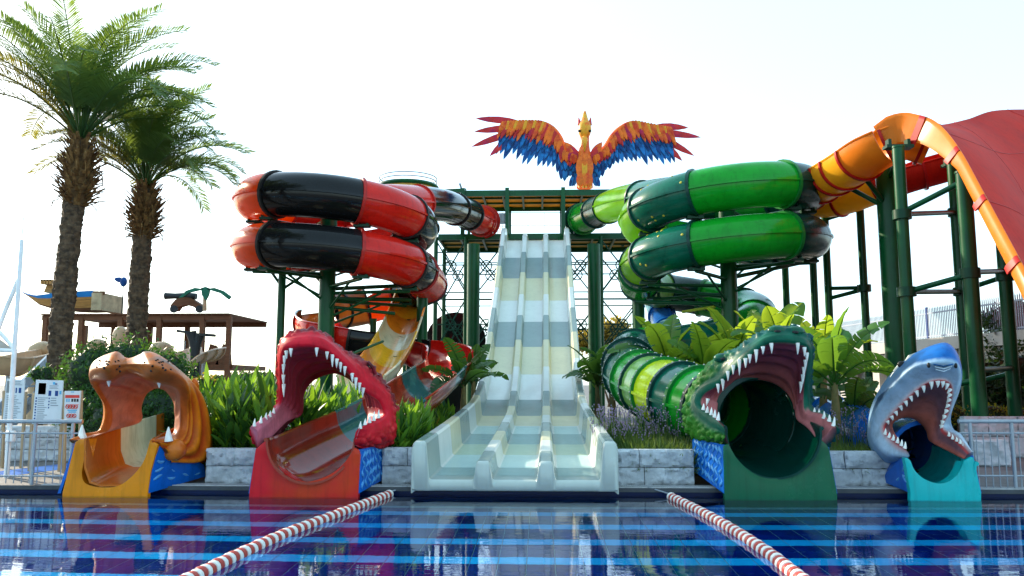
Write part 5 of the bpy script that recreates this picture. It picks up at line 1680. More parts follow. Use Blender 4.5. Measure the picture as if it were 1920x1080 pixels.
# tan play slides and domes
def dome(px, row, D, rx, rz, label):
    c = P(px, row, D); o = MB()
    o.tube([(c.x, D, DECK), (c.x, D, c.z)], rx * .8, 14); o.ell(c, (rx, rx, rz), nu=16, nv=10)
    return tag(o.build('play_dome', TAN, ang=60), label, 'play dome', 'tan play domes')
dome(225, 632, 30, .28, .42, 'tall tan play dome beside the second palm trunk')
dome(78, 656, 27, .42, .3, 'tan play dome beside the first palm trunk')
dome(182, 646, 29, .35, .22, 'low tan play dome between the two palm trunks')
dome(302, 660, 26, .4, .35, 'tan play dome above the big-cat muzzle')
def tan_slide(pix, label, r=.45):
    pth = resample(crom([P(*p) for p in pix], 8), .25)
    root = thing('play_slide', label, 'play slide', (pth[len(pth) // 2].x, pth[len(pth) // 2].y, DECK), 'tan open play slides')
    n_ = len(pth)
    for a in range(0, n_ - 1, max(3, n_ // 4)):
        trough_section(root, pth[a:min(n_, a + max(3, n_ // 4) + 1)], TAN, TAN, r=r, n=12)
    for f in (.2, .75):
        q = pth[int(f * (n_ - 1))]; mb = MB(); mb.bar((q.x, q.y, DECK), (q.x, q.y, q.z - r), .07); mb.build('support', STEEL, root)
tan_slide([(318, 690, 25), (345, 668, 26.5), (375, 656, 28), (400, 652, 30)], 'curved tan open play slide below the pergola platform')
tan_slide([(-40, 668, 22), (20, 672, 23), (70, 662, 25), (110, 655, 27)], 'grey-tan open play slide running behind the first palm trunk', .5)
# white stair stringer behind the signs
a, b = P(20, 745, 19.5), P(94, 672, 22)
STR = thing('stair_flight', 'pale blue stair flight rising behind the notice boards', 'stairs', (a.x, a.y, DECK))
PALEB = M('pale_blue_metal', (.35, .45, .55), .45, .12, 2)
lowp = a - (b - a) * .9
for off in (0, 1.0):
    mb = MB(); mb.beam(V((lowp.x, lowp.y + off, max(.3, lowp.z))), b + V((0, off, 0)), .06, .32); mb.build('stringer', PALEB, STR, smooth=False)
for k in range(9):
    q = V((lowp.x, lowp.y, max(.3, lowp.z))).lerp(b, (k + .5) / 9); mb = MB(); mb.box(q + V((0, .5, 0)), (.3, .95, .05)); mb.build('tread', PALEB, STR, smooth=False)
mb = MB(); mb.bar((b.x, b.y + .5, DECK), (b.x, b.y + .5, b.z), .06); mb.build('post', PALEB, STR)
# white mast with junction box, and stay
q = P(36, 880, 14.6)
MAST = thing('mast', 'slender white mast with a junction box behind the pool railing', 'mast', (q.x, 14.6, DECK))
t1 = P(41, 450, 14.6); t2 = P(44, 408, 14.6)
mb = MB(); mb.tube([(P(14, 870, 14.6).x, 14.6, DECK), P(28, 640, 14.6), t1], [.045, .042, .035], 12); mb.build('pole', WHITEM, MAST)
mb = MB(); mb.bar(t1, t2, .01, 6); mb.build('tip_rod', WHITEM, MAST)
mb = MB(); mb.box(P(20, 818, 14.55), (.14, .1, .2), bev=.012); mb.build('junction_box', WHITEM, MAST)
SAIL = thing('shade_frame', 'white tubular shade sail frame left of the first palm', 'shade frame', (P(-40, 700, 16).x, 16, DECK))
for pts, r in (([(-60, 850, 16), (-10, 640, 16), (34, 525, 16)], .045), ([(-60, 655, 15.5), (0, 657, 15.5), (30, 658, 15.5)], .045), ([(-30, 600, 15.6), (0, 624, 15.6), (25, 652, 15.6)], .04)):
    mb = MB(); mb.tube(crom([P(*p) for p in pts], 5), r, 10); mb.build('tube', WHITEM, SAIL)
f0 = P(-58, 850, 16); mb = MB(); mb.bar((f0.x, 16, DECK), f0 + V((0, 0, .1)), .05, 10); mb.build('foot', WHITEM, SAIL)
mb = MB(); mb.poly([P(-60, 600, 15.7), P(5, 640, 15.7), P(24, 656, 15.7), P(-60, 656, 15.7)], V((0, .02, 0))); mb.build('sail', M('sail_cloth', (.45, .42, .38), .8), SAIL, smooth=False)

# notice boards
BRDW = M('board_white', (.6, .66, .7), .35, .08, 3)
NAVY = M('board_navy', (.02, .06, .22), .5, .1, 3); BGREY = M('board_grey', (.22, .24, .25), .4, .1, 4); INK = M('board_ink', (.25, .3, .34), .6, .1, 4); BREDM = M('board_red', (.6, .06, .05), .5, .1, 3); BCYAN = M('board_cyan', (.1, .4, .65), .5, .1, 3); BBK = M('board_black', (.03, .03, .03), .5, .1, 3)
SG_ = crop(0, 660, 4.0)
def board(corners, D, label, legs, marks, name='notice_board'):
    tl, tr, br, bl = [SG_(x, y, D) for x, y in corners]
    root = thing(name, label, 'notice board', ((bl.x + br.x) / 2, D, DECK), 'pool rule boards behind the railing')
    mb = MB(); mb.poly([tl, tr, br, bl], V((0, .03, 0))); pn = mb.build('panel', BRDW, root, smooth=False)
    def uv(u, v): return tl.lerp(tr, u).lerp(bl.lerp(br, u), v) + V((0, -.004, 0))
    for (u0, v0, u1, v1, mt) in marks:
        mb = MB(); mb.poly([uv(u0, v0), uv(u1, v0), uv(u1, v1), uv(u0, v1)], V((0, .003, 0))); mb.build('print', mt, pn, smooth=False)
    for lx0, lx1, yt in legs:
        A_ = SG_(lx0, yt, D + .04); mb = MB(); mb.beam((SG_(lx1, 900, D + .04).x, D + .06, DECK), (A_.x, D + .06, A_.z), .05, .05); mb.build('leg', TAN, root, smooth=False)
    return root
def text_lines(u0, u1, v0, v1, n):
    return [(u0, v0 + (v1 - v0) * k / n, u0 + (u1 - u0) * random.uniform(.6, 1), v0 + (v1 - v0) * (k + .38) / n, INK) for k in range(n)]
big = [(.1, .06, .42, .34, WHITEM), (.12, .07, .4, .33, BGREY), (.5, .24, .6, .36, NAVY), (.74, .24, .85, .36, NAVY), (.9, .24, .97, .32, BCYAN), (.64, .04, .72, .1, BCYAN), (.72, .07, .8, .1, NAVY)]
big += text_lines(.52, .95, .12, .21, 3) + text_lines(.14, .5, .4, .92, 12) + text_lines(.6, .92, .4, .62, 4)
big += [(.05, .4 + .065 * k, .1, .435 + .065 * k, NAVY) for k in range(8)] + [(.52, .4 + .07 * k, .56, .435 + .07 * k, NAVY) for k in range(4)]
board([(270, 208), (472, 214), (455, 540), (240, 540)], 15.6, 'large white pool rules board with grey map panel in front of the palm', [(250, 215, 305), (468, 440, 318)], big)
board([(50, 200), (185, 205), (165, 530), (18, 530)], 16.2, 'greyish rules board half hidden by the white mast', [(28, 8, 290), (188, 152, 298)], [(.05, .05, .35, .32, BGREY), (.72, .2, .85, .32, NAVY), (.55, .2, .62, .32, NAVY)] + text_lines(.1, .9, .38, .95, 14) + text_lines(.5, .9, .05, .16, 3))
sm = [(.05, .14, .95, .24, BREDM), (.1, .46, .95, .475, BREDM), (.4, .02, .6, .05, BCYAN)]
for k in range(3): sm.append((.45 + .17 * k, .27, .57 + .17 * k, .37, BBK))
sm += [(.12 + .14 * k, .27, .2 + .14 * k, .37, BCYAN) for k in range(2)]
sm += [(.22, .64, .85, .68, BCYAN), (.3, .7, .8, .74, BCYAN)]
BR = board([(485, 292), (605, 292), (588, 512), (480, 512)], 15.3, 'small white prohibition sign with red stripe next to the large board', [(486, 475, 300), (605, 590, 290)], sm)
def ring_mark(root, c, r, mt):
    mb = MB(); mb.tube([c + V((math.cos(a * math.pi / 6) * r, 0, math.sin(a * math.pi / 6) * r)) for a in range(12)], r * .18, 5, closed=True); mb.build('prohibition_ring', mt, root)
    mb = MB(); mb.bar(c + V((-r * .7, 0, r * .7)), c + V((r * .7, 0, -r * .7)), r * .15, 5); mb.build('prohibition_bar', mt, root)
for k in range(4): ring_mark(BR, SG_(505 + 21 * k, 410, 15.29), .035, BREDM)
for k in range(3): ring_mark(BR, SG_(512 + 22 * k, 478, 15.29), .035, BREDM)

# left garden wall and blue path band
stone_wall('garden_wall', P(-60, 840, 18).x, P(150, 840, 18).x, 17.6, DECK, .78, 'pale white stone garden wall behind the left pool railing', 3, STONEW, .8)
mb = MB(); a, b, c, d = G(-80, 893, DECK + .004), G(130, 868, DECK + .004), G(130, 878, DECK + .004), G(-80, 905, DECK + .004)
mb.add([a, b, c, d], [(0, 3, 2, 1)]); struct(mb.build('path_marking', BLUEP, smooth=False))
# ================================================================== vegetation
def leafmat(name, c, tc, t=.4, rough=.45, var=.35, c2=None):
    return M(name, c, rough, var, 4, trans=t, tcol=tc, c2=c2, c2t=.55, c2s=2, spec=.3)
PALMG = leafmat('palm_leaf', (.042, .105, .032), (.26, .36, .05), .38)
PALMY = leafmat('palm_leaf_sun_side', (.09, .1, .02), (.4, .35, .04), .35)  # yellow sunlight put into the colour of the left-hand fronds
BARK = M('palm_bark', (.1, .065, .04), .9, .5, 6, bump=.6, bs=20, c2=(.05, .035, .025), c2t=.52, c2s=9)
BOOT = M('palm_boot', (.2, .11, .04), .85, .5, 5, bump=.4, c2=(.1, .055, .025), c2t=.5, c2s=6)
CANNA = leafmat('canna_leaf', (.06, .18, .018), (.3, .52, .03), .4, .4, .35, (.025, .09, .02))
CANNA2 = leafmat('canna_leaf_dark', (.02, .08, .015), (.12, .28, .03), .3, .4, .35)
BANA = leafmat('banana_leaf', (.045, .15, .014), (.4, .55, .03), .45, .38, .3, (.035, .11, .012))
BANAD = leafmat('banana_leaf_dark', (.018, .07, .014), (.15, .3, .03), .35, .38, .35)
BANT = M('banana_trunk', (.2, .16, .06), .7, .3, 5, bump=.3, c2=(.1, .09, .04), c2t=.55, c2s=5)
HEDG = leafmat('hedge_leaf', (.022, .075, .018), (.1, .22, .02), .3)
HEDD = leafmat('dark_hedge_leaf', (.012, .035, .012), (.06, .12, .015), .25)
LAV = leafmat('lavender_flower', (.3, .23, .36), (.45, .36, .5), .3)
GRAS = leafmat('border_grass', (.06, .12, .03), (.25, .35, .05), .35)

def frond(rnd, L, az, el, droop, mb, dens=46, width=.42, side=0.0):
    """one feather-palm frond from the origin: rachis plus two ranks of leaflets"""
    d = V((math.cos(az) * math.cos(el), math.sin(az) * math.cos(el), math.sin(el)))
    pts = [V((0, 0, 0))]
    n = 14
    e = el
    for k in range(n):
        u = (k + 1) / n
        e = el - droop * u ** 1.7
        a = az + side * u
        pts.append(pts[-1] + V((math.cos(a) * math.cos(e), math.sin(a) * math.cos(e), math.sin(e))) * (L / n))
    mb.tube(pts, [.026 * (1 - k / (n + 1.5)) + .004 for k in range(n + 1)], 4)
    for i in range(dens):
        u = .24 + .76 * (i + rnd.random() * .6) / dens
        f = u * n; k = min(int(f), n - 1)
        p = pts[k].lerp(pts[k + 1], f - k)
        t = (pts[k + 1] - pts[k]).normalized()
        r, up = frame(t)
        ln = width * (.3 + .7 * math.sin(min(1, u * .72 + .2) * math.pi) ** .7) * rnd.uniform(.8, 1.1)
        for s_ in (-1, 1):
            dv = (t * (.55 + .6 * u) + r * s_ * 1.0 + up * rnd.uniform(.1, .45)).normalized()
            w = t.cross(dv).normalized().cross(dv) * .0145
            q1 = p + dv * ln * .5; q2 = p + dv * ln + V((0, 0, -.12 * ln))
            o = len(mb.v)
            mb.v += [p - w * .5, p + w * .5, q1 + w, q1 - w, q2]
            mb.f += [(o, o + 1, o + 2, o + 3), (o + 3, o + 2, o + 4)]; mb.m += [0, 0]
def palm(base, top, r0, r1, nfr, L, label, seed, lean_az, bulb, lo_el=44):
    rnd = random.Random(seed)
    base, top = V(base), V(top)
    root = thing('date_palm', label, 'palm tree', base, 'date palms')
    # trunk with overlapping leaf-scar rows
    ax = crom([base, base.lerp(top, .35) + V((-.08, 0, 0)), base.lerp(top, .7) + V((-.05, 0, 0)), top], 8)
    ax = resample(ax, .045)
    K = len(ax); rg = []; nn = 26
    for k in range(K):
        u = k / (K - 1)
        r = r0 + (r1 - r0) * u
        ring = []
        for i in range(nn):
            th = 2 * math.pi * i / nn
            ph = k * .42 + (1.57 if int(th / (2 * math.pi) * 9) % 2 else 0)
            saw = (k * .19 + (.5 if i % 6 < 3 else 0)) % 1.0
            rr = r * (1 + .16 * saw - .05) + .05 * noise.noise(V((math.cos(th) * 2.2, math.sin(th) * 2.2, k * .16 + seed)))
            ring.append(ax[k] + V((math.cos(th) * rr, math.sin(th) * rr, 0)))
        rg.append(ring)
    mb = MB(); mb.loft(rg, True, True); tr = mb.build('trunk', BARK, root, ang=25)
    # boots: cut leaf bases bulging under the crown
    mb = MB()
    nb = 230
    H, Rb = bulb
    for i in range(nb):
        u = (i + .5) / nb
        th = i * 2.39996 + rnd.uniform(-.2, .2)
        z = -H * (1 - u)
        rr = r1 * .8 + (Rb - r1 * .8) * math.sin(min(1, .12 + .88 * u) * math.pi) ** .8
        d = V((math.cos(th), math.sin(th), 0))
        p = top + V((0, 0, z)) + d * rr * .72
        el = rnd.uniform(.15, .9) + .5 * u
        dv = d * math.cos(el) + V((0, 0, 1)) * math.sin(el)
        ln = rnd.uniform(.22, .46)
        s_ = V((-d.y, d.x, 0)) * rnd.uniform(.04, .075)
        q = p + dv * ln
        o = len(mb.v)
        nr = dv.cross(s_).normalized() * .03
        mb.v += [p - s_, p + s_, p + nr, q - s_ * .55, q + s_ * .55, q + nr * .6]
        mb.f += [(o, o + 1, o + 4, o + 3), (o + 1, o + 2, o + 5, o + 4), (o + 2, o, o + 3, o + 5), (o + 3, o + 4, o + 5)]; mb.m += [0] * 4
    for i in range(26):          # dry hanging strips
        th = rnd.uniform(0, 6.28); d = V((math.cos(th), math.sin(th), 0))
        p = top + V((0, 0, -H * rnd.uniform(.3, .95))) + d * Rb * .85
        mb.tube([p, p + d * .15 + V((0, 0, -.1)), p + d * .2 + V((0, 0, -rnd.uniform(.25, .6)))], [.015, .012, .004], 4)
    b_ = mb.build('leaf_bases', BOOT, root, ang=30); b_['kind'] = 'stuff'
    core = MB(); core.tube([top + V((0, 0, -H * (1 - u_))) for u_ in (0, .2, .5, .8, 1, 1.08)], [r1 * .9, Rb * .6, Rb * .72, Rb * .55, r1 * .7, .1], 14); core.build('crown_shaft', BOOT, root)
    for k in range(nfr):
        u = (k + .5) / nfr
        az = k * 2.39996 + rnd.uniform(-.25, .25)
        el = R(86) - R(lo_el) * u ** .85 + rnd.uniform(-.12, .12)
        # trade-wind lean
        bias = math.cos(az - lean_az)
        mb = MB()
        frond(rnd, L * rnd.uniform(.85, 1.08) * (1 - .0 * u), az, el, R(52) + R(44) * u + R(12) * bias, mb, dens=84, width=.7, side=.4 * math.sin(lean_az - az))
        mb.v = [p + top + V((0, 0, .02)) for p in mb.v]
        mb.build('frond', PALMY if (math.cos(az - R(180)) > .6 and u > .35) else PALMG, root, smooth=False)
pb = G(104, 775, DECK); D1 = 20.0
palm(P(106, 770, D1) * 1, P(152, 268, D1), .27, .235, 44, 4.2, 'tall date palm with ragged shaggy trunk behind the notice boards', 3, 0.1, (1.7, .48))
palm(P(256, 745, 23), P(274, 356, 23), .285, .25, 42, 3.6, 'shorter date palm in front of the pergola deck', 9, .1, (1.5, .47))

def leafcloud(mb, c, rad, n, size, rnd, shell=.55, mi=0):
    c = V(c)
    for _ in range(n):
        while True:
            p = V((rnd.uniform(-1, 1), rnd.uniform(-1, 1), rnd.uniform(-1, 1)))
            if p.length < 1: break
        p = p * (shell + (1 - shell) * rnd.random()) / max(.35, p.length) * p.length ** .35 if p.length > .01 else p
        q = c + V((p.x * rad[0], p.y * rad[1], p.z * rad[2])) * (1 + .25 * noise.noise(p * 2.3 + c))
        d = V((rnd.gauss(0, 1), rnd.gauss(0, 1), rnd.gauss(0, 1))).normalized()
        d2 = d.cross(V((rnd.gauss(0, 1), rnd.gauss(0, 1), rnd.gauss(0, 1)))).normalized()
        s_ = size * rnd.uniform(.6, 1.3)
        o = len(mb.v)
        mb.v += [q - d * s_, q + d2 * s_ * .45, q + d * s_, q - d2 * s_ * .45]
        mb.f.append((o, o + 1, o + 2, o + 3)); mb.m.append(mi)
def shrub(name, label, blobs, mat, size, dens, cat='shrub', seed=1, group=None, stems=True, mats2=None):
    rnd = random.Random(seed)
    cx = sum(b[0][0] for b in blobs) / len(blobs); cy = sum(b[0][1] for b in blobs) / len(blobs)
    root = thing(name, label, cat, (cx, cy, DECK), group)
    mb = MB()
    for c, rad in blobs:
        vol = rad[0] * rad[1] * rad[2]
        leafcloud(mb, c, rad, int(dens * vol ** .66), size, rnd, .45)
    mb.build('crown', mat, root, smooth=False)
    sm = MB()
    for c, rad in blobs:
        for k in range(3):
            sm.tube([(cx + rnd.uniform(-.2, .2), cy + rnd.uniform(-.2, .2), DECK), V((cx, cy, DECK)).lerp(V(c), .5) + V((rnd.uniform(-.2, .2), 0, 0)), V(c) + V((rnd.uniform(-.3, .3) * rad[0], 0, rad[2] * .3))], [.05, .03, .012], 6)
    sm.build('trunk', BARK, root)
    # solid core closing the crown, inner shade put into its dark colour
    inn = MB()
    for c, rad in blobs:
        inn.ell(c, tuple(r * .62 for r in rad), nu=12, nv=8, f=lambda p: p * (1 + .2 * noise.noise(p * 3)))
    inn.build('dark_crown_core', HEDD if mats2 is None else mats2, root)
    return root
def blob(px, row, D, rx, ry, rz):
    return (tuple(P(px, row, D)), (rx, ry, rz))
shrub('hedge_shrub', 'large rounded green hedge shrub behind the big-cat head', [blob(175, 700, 18.5, .9, .7, .9), blob(240, 690, 18.8, 1.0, .8, .9), blob(310, 705, 18.5, .8, .8, .8), blob(170, 780, 18, .9, .6, .8), blob(230, 790, 17.6, 1.2, .7, .8), blob(300, 780, 17.8, .9, .7, .8)], HEDG, .055, 3800, seed=2)
shrub('small_shrub', 'small yellow-flowering shrub beside the big-cat ear', [blob(385, 722, 19, .35, .35, .35), blob(400, 740, 19, .4, .35, .35)], leafmat('yellow_shrub', (.2, .16, .02), (.6, .45, .03), .4), .05, 3200, seed=3)
shrub('climber', 'pale green climbing plant on the first palm trunk', [blob(85, 705, 19.2, .25, .2, .35), blob(68, 700, 19.2, .22, .2, .22)], HEDG, .05, 3600, seed=4)
# dark hedge and bougainvillea below the picket fence
shrub('bougainvillea', 'dark bougainvillea hanging over the retaining wall', [blob(1893, 605, 31, 1.1, .7, .8), blob(1930, 640, 30, 1.5, .8, 1.2), blob(1860, 600, 31.5, .6, .5, .35), blob(1905, 580, 31, .5, .4, .4)], HEDD, .1, 2600, seed=5)
for i, (px, row, D, rx, rz) in enumerate(((1790, 745, 28, 1.6, 1.3), (1860, 735, 26.5, 1.5, 1.6), (1925, 730, 25.5, 1.5, 1.7), (1725, 760, 30, 1.5, 1.1))):
    shrub('dark_hedge', ['dark hedge bush left of the thick green column', 'tall dark hedge bush between the rightmost green columns', 'dark hedge bush at the far right of the garden wall', 'dark hedge bush behind the shark snout'][i], [blob(px, row, D, rx, 1.0, rz), blob(px + 15, row + 35, D - .3, rx, 1.0, rz * .7)], HEDD, .1, 1500, seed=20 + i, group='dark hedge bushes under the retaining wall')
for i, (px, row) in enumerate(((1782, 775), (1860, 775), (1910, 780))):
    shrub('low_shrub', ['low sunlit shrub behind the shark snout', 'low sunlit shrub between the rightmost green columns', 'low sunlit shrub at the far end of the garden wall'][i], [blob(px, row, 23 + .3 * i, .6, .4, .35)], leafmat('sun_tinted_shrub%d' % i, (.12, .13, .015), (.5, .45, .03), .4), .05, 2600, seed=40 + i, group='low sunlit shrubs')  # sunlight put into the yellow-green of these leaves
shrub('distant_tree', 'distant autumn-yellow tree seen under the slide tower', [blob(1145, 625, 60, 1.8, 1.5, 1.3), blob(1100, 640, 60, 2.0, 1.5, 1.0), blob(1180, 640, 62, 2.0, 1.5, 1.2)], leafmat('yellow_tree', (.2, .14, .02), (.55, .4, .05), .4), .16, 1300, cat='tree', seed=61)
shrub('distant_tree', 'distant dark tree line end behind the left planter', [blob(470, 712, 60, 2.5, 1.5, .7), blob(420, 716, 62, 2.5, 1.5, .6)], HEDD, .16, 900, cat='tree', seed=62)
for i, (px, row, h) in enumerate(((1618, 655, 34), (1575, 650, 36), (1665, 640, 33))):
    pass

# ---- canna plants
def blade(mb, base, dirv, L, w, rnd, droop=.5, mi=0, seg=4, up0=None):
    """a broad lance-shaped leaf"""
    d = V(dirv).normalized()
    pts = [V(base)]
    for k in range(seg):
        d = (d + V((0, 0, -droop / seg))).normalized()
        pts.append(pts[-1] + d * (L / seg))
    prof = [.35, .9, 1, .72, .05] if seg == 4 else [math.sin(math.pi * min(1, .12 + .9 * k / seg)) for k in range(seg + 1)]
    side = frame(V(dirv))[0]
    tw = rnd.uniform(-.5, .5)
    o = len(mb.v)
    for k, p in enumerate(pts):
        t = (pts[min(k + 1, seg)] - pts[max(k - 1, 0)]).normalized()
        s_ = (side - t * side.dot(t)).normalized()
        n_ = s_.cross(t)
        s_ = (s_ * math.cos(tw) + n_ * math.sin(tw))
        n_ = s_.cross(t)
        mb.v += [p - s_ * w * prof[k] + n_ * w * .35 * prof[k], p, p + s_ * w * prof[k] + n_ * w * .35 * prof[k]]
    for k in range(seg):
        a = o + 3 * k
        mb.f += [(a, a + 1, a + 4, a + 3), (a + 1, a + 2, a + 5, a + 4)]; mb.m += [mi, mi]
def canna_mesh(seed, mat, h):
    rnd = random.Random(seed)
    mb = MB()
    for s_ in range(rnd.randint(4, 6)):
        a = rnd.uniform(0, 6.28)
        b = V((math.cos(a) * .1, math.sin(a) * .1, 0))
        tip = b + V((math.cos(a) * rnd.uniform(.05, .22), math.sin(a) * rnd.uniform(.05, .22), h * rnd.uniform(.7, 1)))
        mb.tube([b, tip], [.014, .007], 4)
        nl = 8
        for i in range(nl):
            u = .1 + .88 * (i + .5) / nl
            az = i * 2.4 + rnd.uniform(-.4, .4)
            el = R(45) + R(35) * u
            dv = V((math.cos(az) * math.cos(el), math.sin(az) * math.cos(el), math.sin(el)))
            blade(mb, b.lerp(tip, u), dv, rnd.uniform(.3, .55), rnd.uniform(.03, .055), rnd, .6)
    return mb
CPROTO = []
def place_cannas(spots, label, group, protos):
    for i, (x, y, z, s_) in enumerate(spots):
        k = i % len(protos)
        if protos[k][1] is None:
            mb = protos[k][0]
            o = mb.build('canna_plant', protos[k][2], smooth=True, ang=60, org=(0, 0, 0))
            protos[k][1] = o
        else:
            o = protos[k][1].copy(); col.objects.link(o)
        o.location = (x, y, z); o.scale = (s_, s_, s_); o.rotation_euler = (0, 0, random.uniform(0, 6.28))
        tag(o, label, 'plant', group)
random.seed(77)
protos = [[canna_mesh(100 + i, None, 1.0), None, CANNA if i % 3 else CANNA2] for i in range(6)]
def bed(px0, px1, d0, d1, n, dx=0):
    out = []
    for i in range(n):
        D = d0 + (d1 - d0) * ((i + .5) / n) ** 1.1
        px = random.uniform(px0, px1) + dx * (D - d0)
        p = P(px, 800, D)
        out.append((p.x, D, .26 + random.uniform(-.02, .03), random.uniform(1.05, 1.5)))
    return out
# keep clear of the chutes
def clear(spots, axis, r):
    out = []
    for s_ in spots:
        d = min(((V((s_[0], s_[1], 0)) - V((q.x, q.y, 0))).length, q.z) for q in axis)
        if d[0] < r:
            if d[1] - TR - .1 > .3 + 1.3 * s_[3]: out.append(s_)
            continue
        out.append(s_)
    return out
RAX = [P(583, 824, 12.98), P(640, 798, 14.4), P(680, 780, 15.3), P(712, 764, 16.2), P(745, 746, 17.3), P(774, 728, 18.4), P(800, 708, 19.8), P(818, 692, 21.2), P(826, 680, 22.4)]
RAX = resample(crom(RAX, 4), .25)
HX = [LIc(700, 600, 14.2), LIc(850, 600, 14.4), DGc(300, 500, 14.2), DGc(850, 500, 14.3)]
sp1 = clear(bed(372, 500, 14.35, 19, 46), RAX, 1.0)
sp1 = [s_ for s_ in sp1 if s_[0] > P(395, 800, 14.9).x or s_[1] > 15.3]
place_cannas(sp1, 'broad-leaved green canna plant between the big-cat and dragon heads', 'canna plants in the left bed', protos)
sp2 = clear(bed(560, 720, 15.2, 19.5, 40), RAX, 1.0)
place_cannas(sp2, 'broad-leaved green canna plant seen through the dragon mouth', 'canna plants behind the dragon', [[canna_mesh(120 + i, None, .9), None, CANNA if i % 3 else CANNA2] for i in range(3)])
sp3 = []
for i in range(44):
    D = 14.3 + 1.5 * (i / 44)
    q = min(RAX, key=lambda r_: abs(r_.y - D))
    xa, xb = q.x + .85, -2.42
    sp3.append((random.uniform(min(xa, xb - .1), xb), D, .26, random.uniform(.8, 1.02)))
for i in range(26):
    sp3.append((random.uniform(-2.5, -2.38), 16 + 4.8 * i / 26, .26, random.uniform(.6, .75) + .008 * i))
place_cannas(sp3, 'broad-leaved green canna plant between the dragon chute and white slide', 'canna plants beside the white slide', [[canna_mesh(140 + i, None, .95), None, CANNA if i % 3 else CANNA2] for i in range(4)])
# behind: low dark leafy filler
def ground_cover(name, label, px0, px1, d0, d1, n, h, mat, seed, z0=.26):
    rnd = random.Random(seed); mb = MB()
    for i in range(n):
        D = rnd.uniform(d0, d1); p = P(rnd.uniform(px0, px1), 800, D)
        b = V((p.x, D, z0))
        if min((b.xy - q.xy).length for q in RAX) < 1.0 or (-2.4 < p.x < 1.6): continue
        for k in range(5):
            az = rnd.uniform(0, 6.28); el = rnd.uniform(.6, 1.45)
            blade(mb, b, (math.cos(az) * math.cos(el), math.sin(az) * math.cos(el), math.sin(el)), h * rnd.uniform(.6, 1.1), .012 if mat is GRAS else .05, rnd, .9)
    o = mb.build(name, mat, smooth=False); tag(o, label, None, None, 'stuff'); return o
ground_cover('undergrowth', 'dark leafy undergrowth in the left planter', 400, 870, 14.2, 22, 420, .5, CANNA2, 5)
ground_cover('undergrowth', 'dark leafy undergrowth in the right planter', 1135, 1690, 15.5, 24, 420, .55, BANAD, 6)
ground_cover('border_grass', 'fine grass below the lavender', 1128, 1300, 14.15, 16.6, 2200, .62, GRAS, 7)
ground_cover('border_grass', 'fine grass between the crocodile and shark', 1555, 1640, 14.15, 15.2, 450, .55, GRAS, 8)
# lavender: many fine stems with flower spikes
rnd = random.Random(9); st_m, fl_m = MB(), MB()
for (px0, px1, d0, d1, n) in ((1120, 1275, 14.7, 17, 330), (1560, 1640, 14.6, 15.8, 60)):
    for i in range(n):
        D = rnd.uniform(d0, d1); p = P(rnd.uniform(px0, px1) - (D - d0) * 4, 800, D); h = rnd.uniform(.6, 1.1)
        b = V((p.x, D, .28)); t = b + V((rnd.uniform(-.12, .12), rnd.uniform(-.12, .12), h))
        st_m.tube([b, b.lerp(t, .5) + V((rnd.uniform(-.02, .02), 0, 0)), t], [.006, .005, .004], 3)
        for k in range(3):
            q = t + V((rnd.uniform(-.025, .025), rnd.uniform(-.025, .025), -.04 * k + rnd.uniform(-.01, .02)))
            fl_m.ell(q, (.013, .013, .02), nu=5, nv=4)
LVT = thing('lavender', None, None, P(1200, 830, 15))
LVT['kind'] = 'stuff'; LVT['label'] = 'mass of pale purple lavender flowers on thin stems'
st_m.build('stems', GRAS, LVT, smooth=False); fl_m.build('flowers', LAV, LVT, smooth=False)

# ---- banana plants
def banana_leaf(parent, base, az, el, L, w, droop, rnd, mat, tears=3):
    n = 16
    d = V((math.cos(az) * math.cos(el), math.sin(az) * math.cos(el), math.sin(el)))
    pts = [V(base)]; e = el
    for k in range(n):
        u = (k + 1) / n
        e = el - droop * u ** 1.6
        pts.append(pts[-1] + V((math.cos(az) * math.cos(e), math.sin(az) * math.cos(e), math.sin(e))) * L / n)
    mb = MB(); mb.tube(pts, [.028 * (1 - .8 * k / n) for k in range(n + 1)], 5)
    side = V((-math.sin(az), math.cos(az), 0))
    roll = rnd.uniform(-.7, .7)
    for s_ in (-1, 1):
        k0 = 3
        cuts_ = sorted(rnd.sample(range(5, n - 1), min(tears, n - 7))) + [n]
        for c in cuts_:
            rows_ = []
            for k in range(k0, c + 1):
                u = (k - 3) / (n - 3)
                ww = w * (math.sin(min(1, .1 + .9 * u) * math.pi) ** .6 if u < .97 else .08)
                t = (pts[min(k + 1, n)] - pts[max(k - 1, 0)]).normalized()
                sd = (side * math.cos(roll) + t.cross(side) * math.sin(roll)) * s_
                nr = t.cross(sd); nr = nr if nr.z > 0 else -nr
                gap = .018 * (1 if k == k0 and k0 > 3 else -1 if k == c and c < n else 0)
                p = pts[k] + t * 0
                fold = .32
                rows_.append([p, p + sd * ww * .5 + nr * ww * fold * .6 + t * gap * .5, p + sd * ww + nr * (ww * fold * .4 + rnd.uniform(-.02, .02)) + t * (gap + .06 * ww)])
            if len(rows_) > 1: mb.loft(rows_, cyc=False)
            k0 = c
    return mb.build('leaf', mat, parent, ang=80)
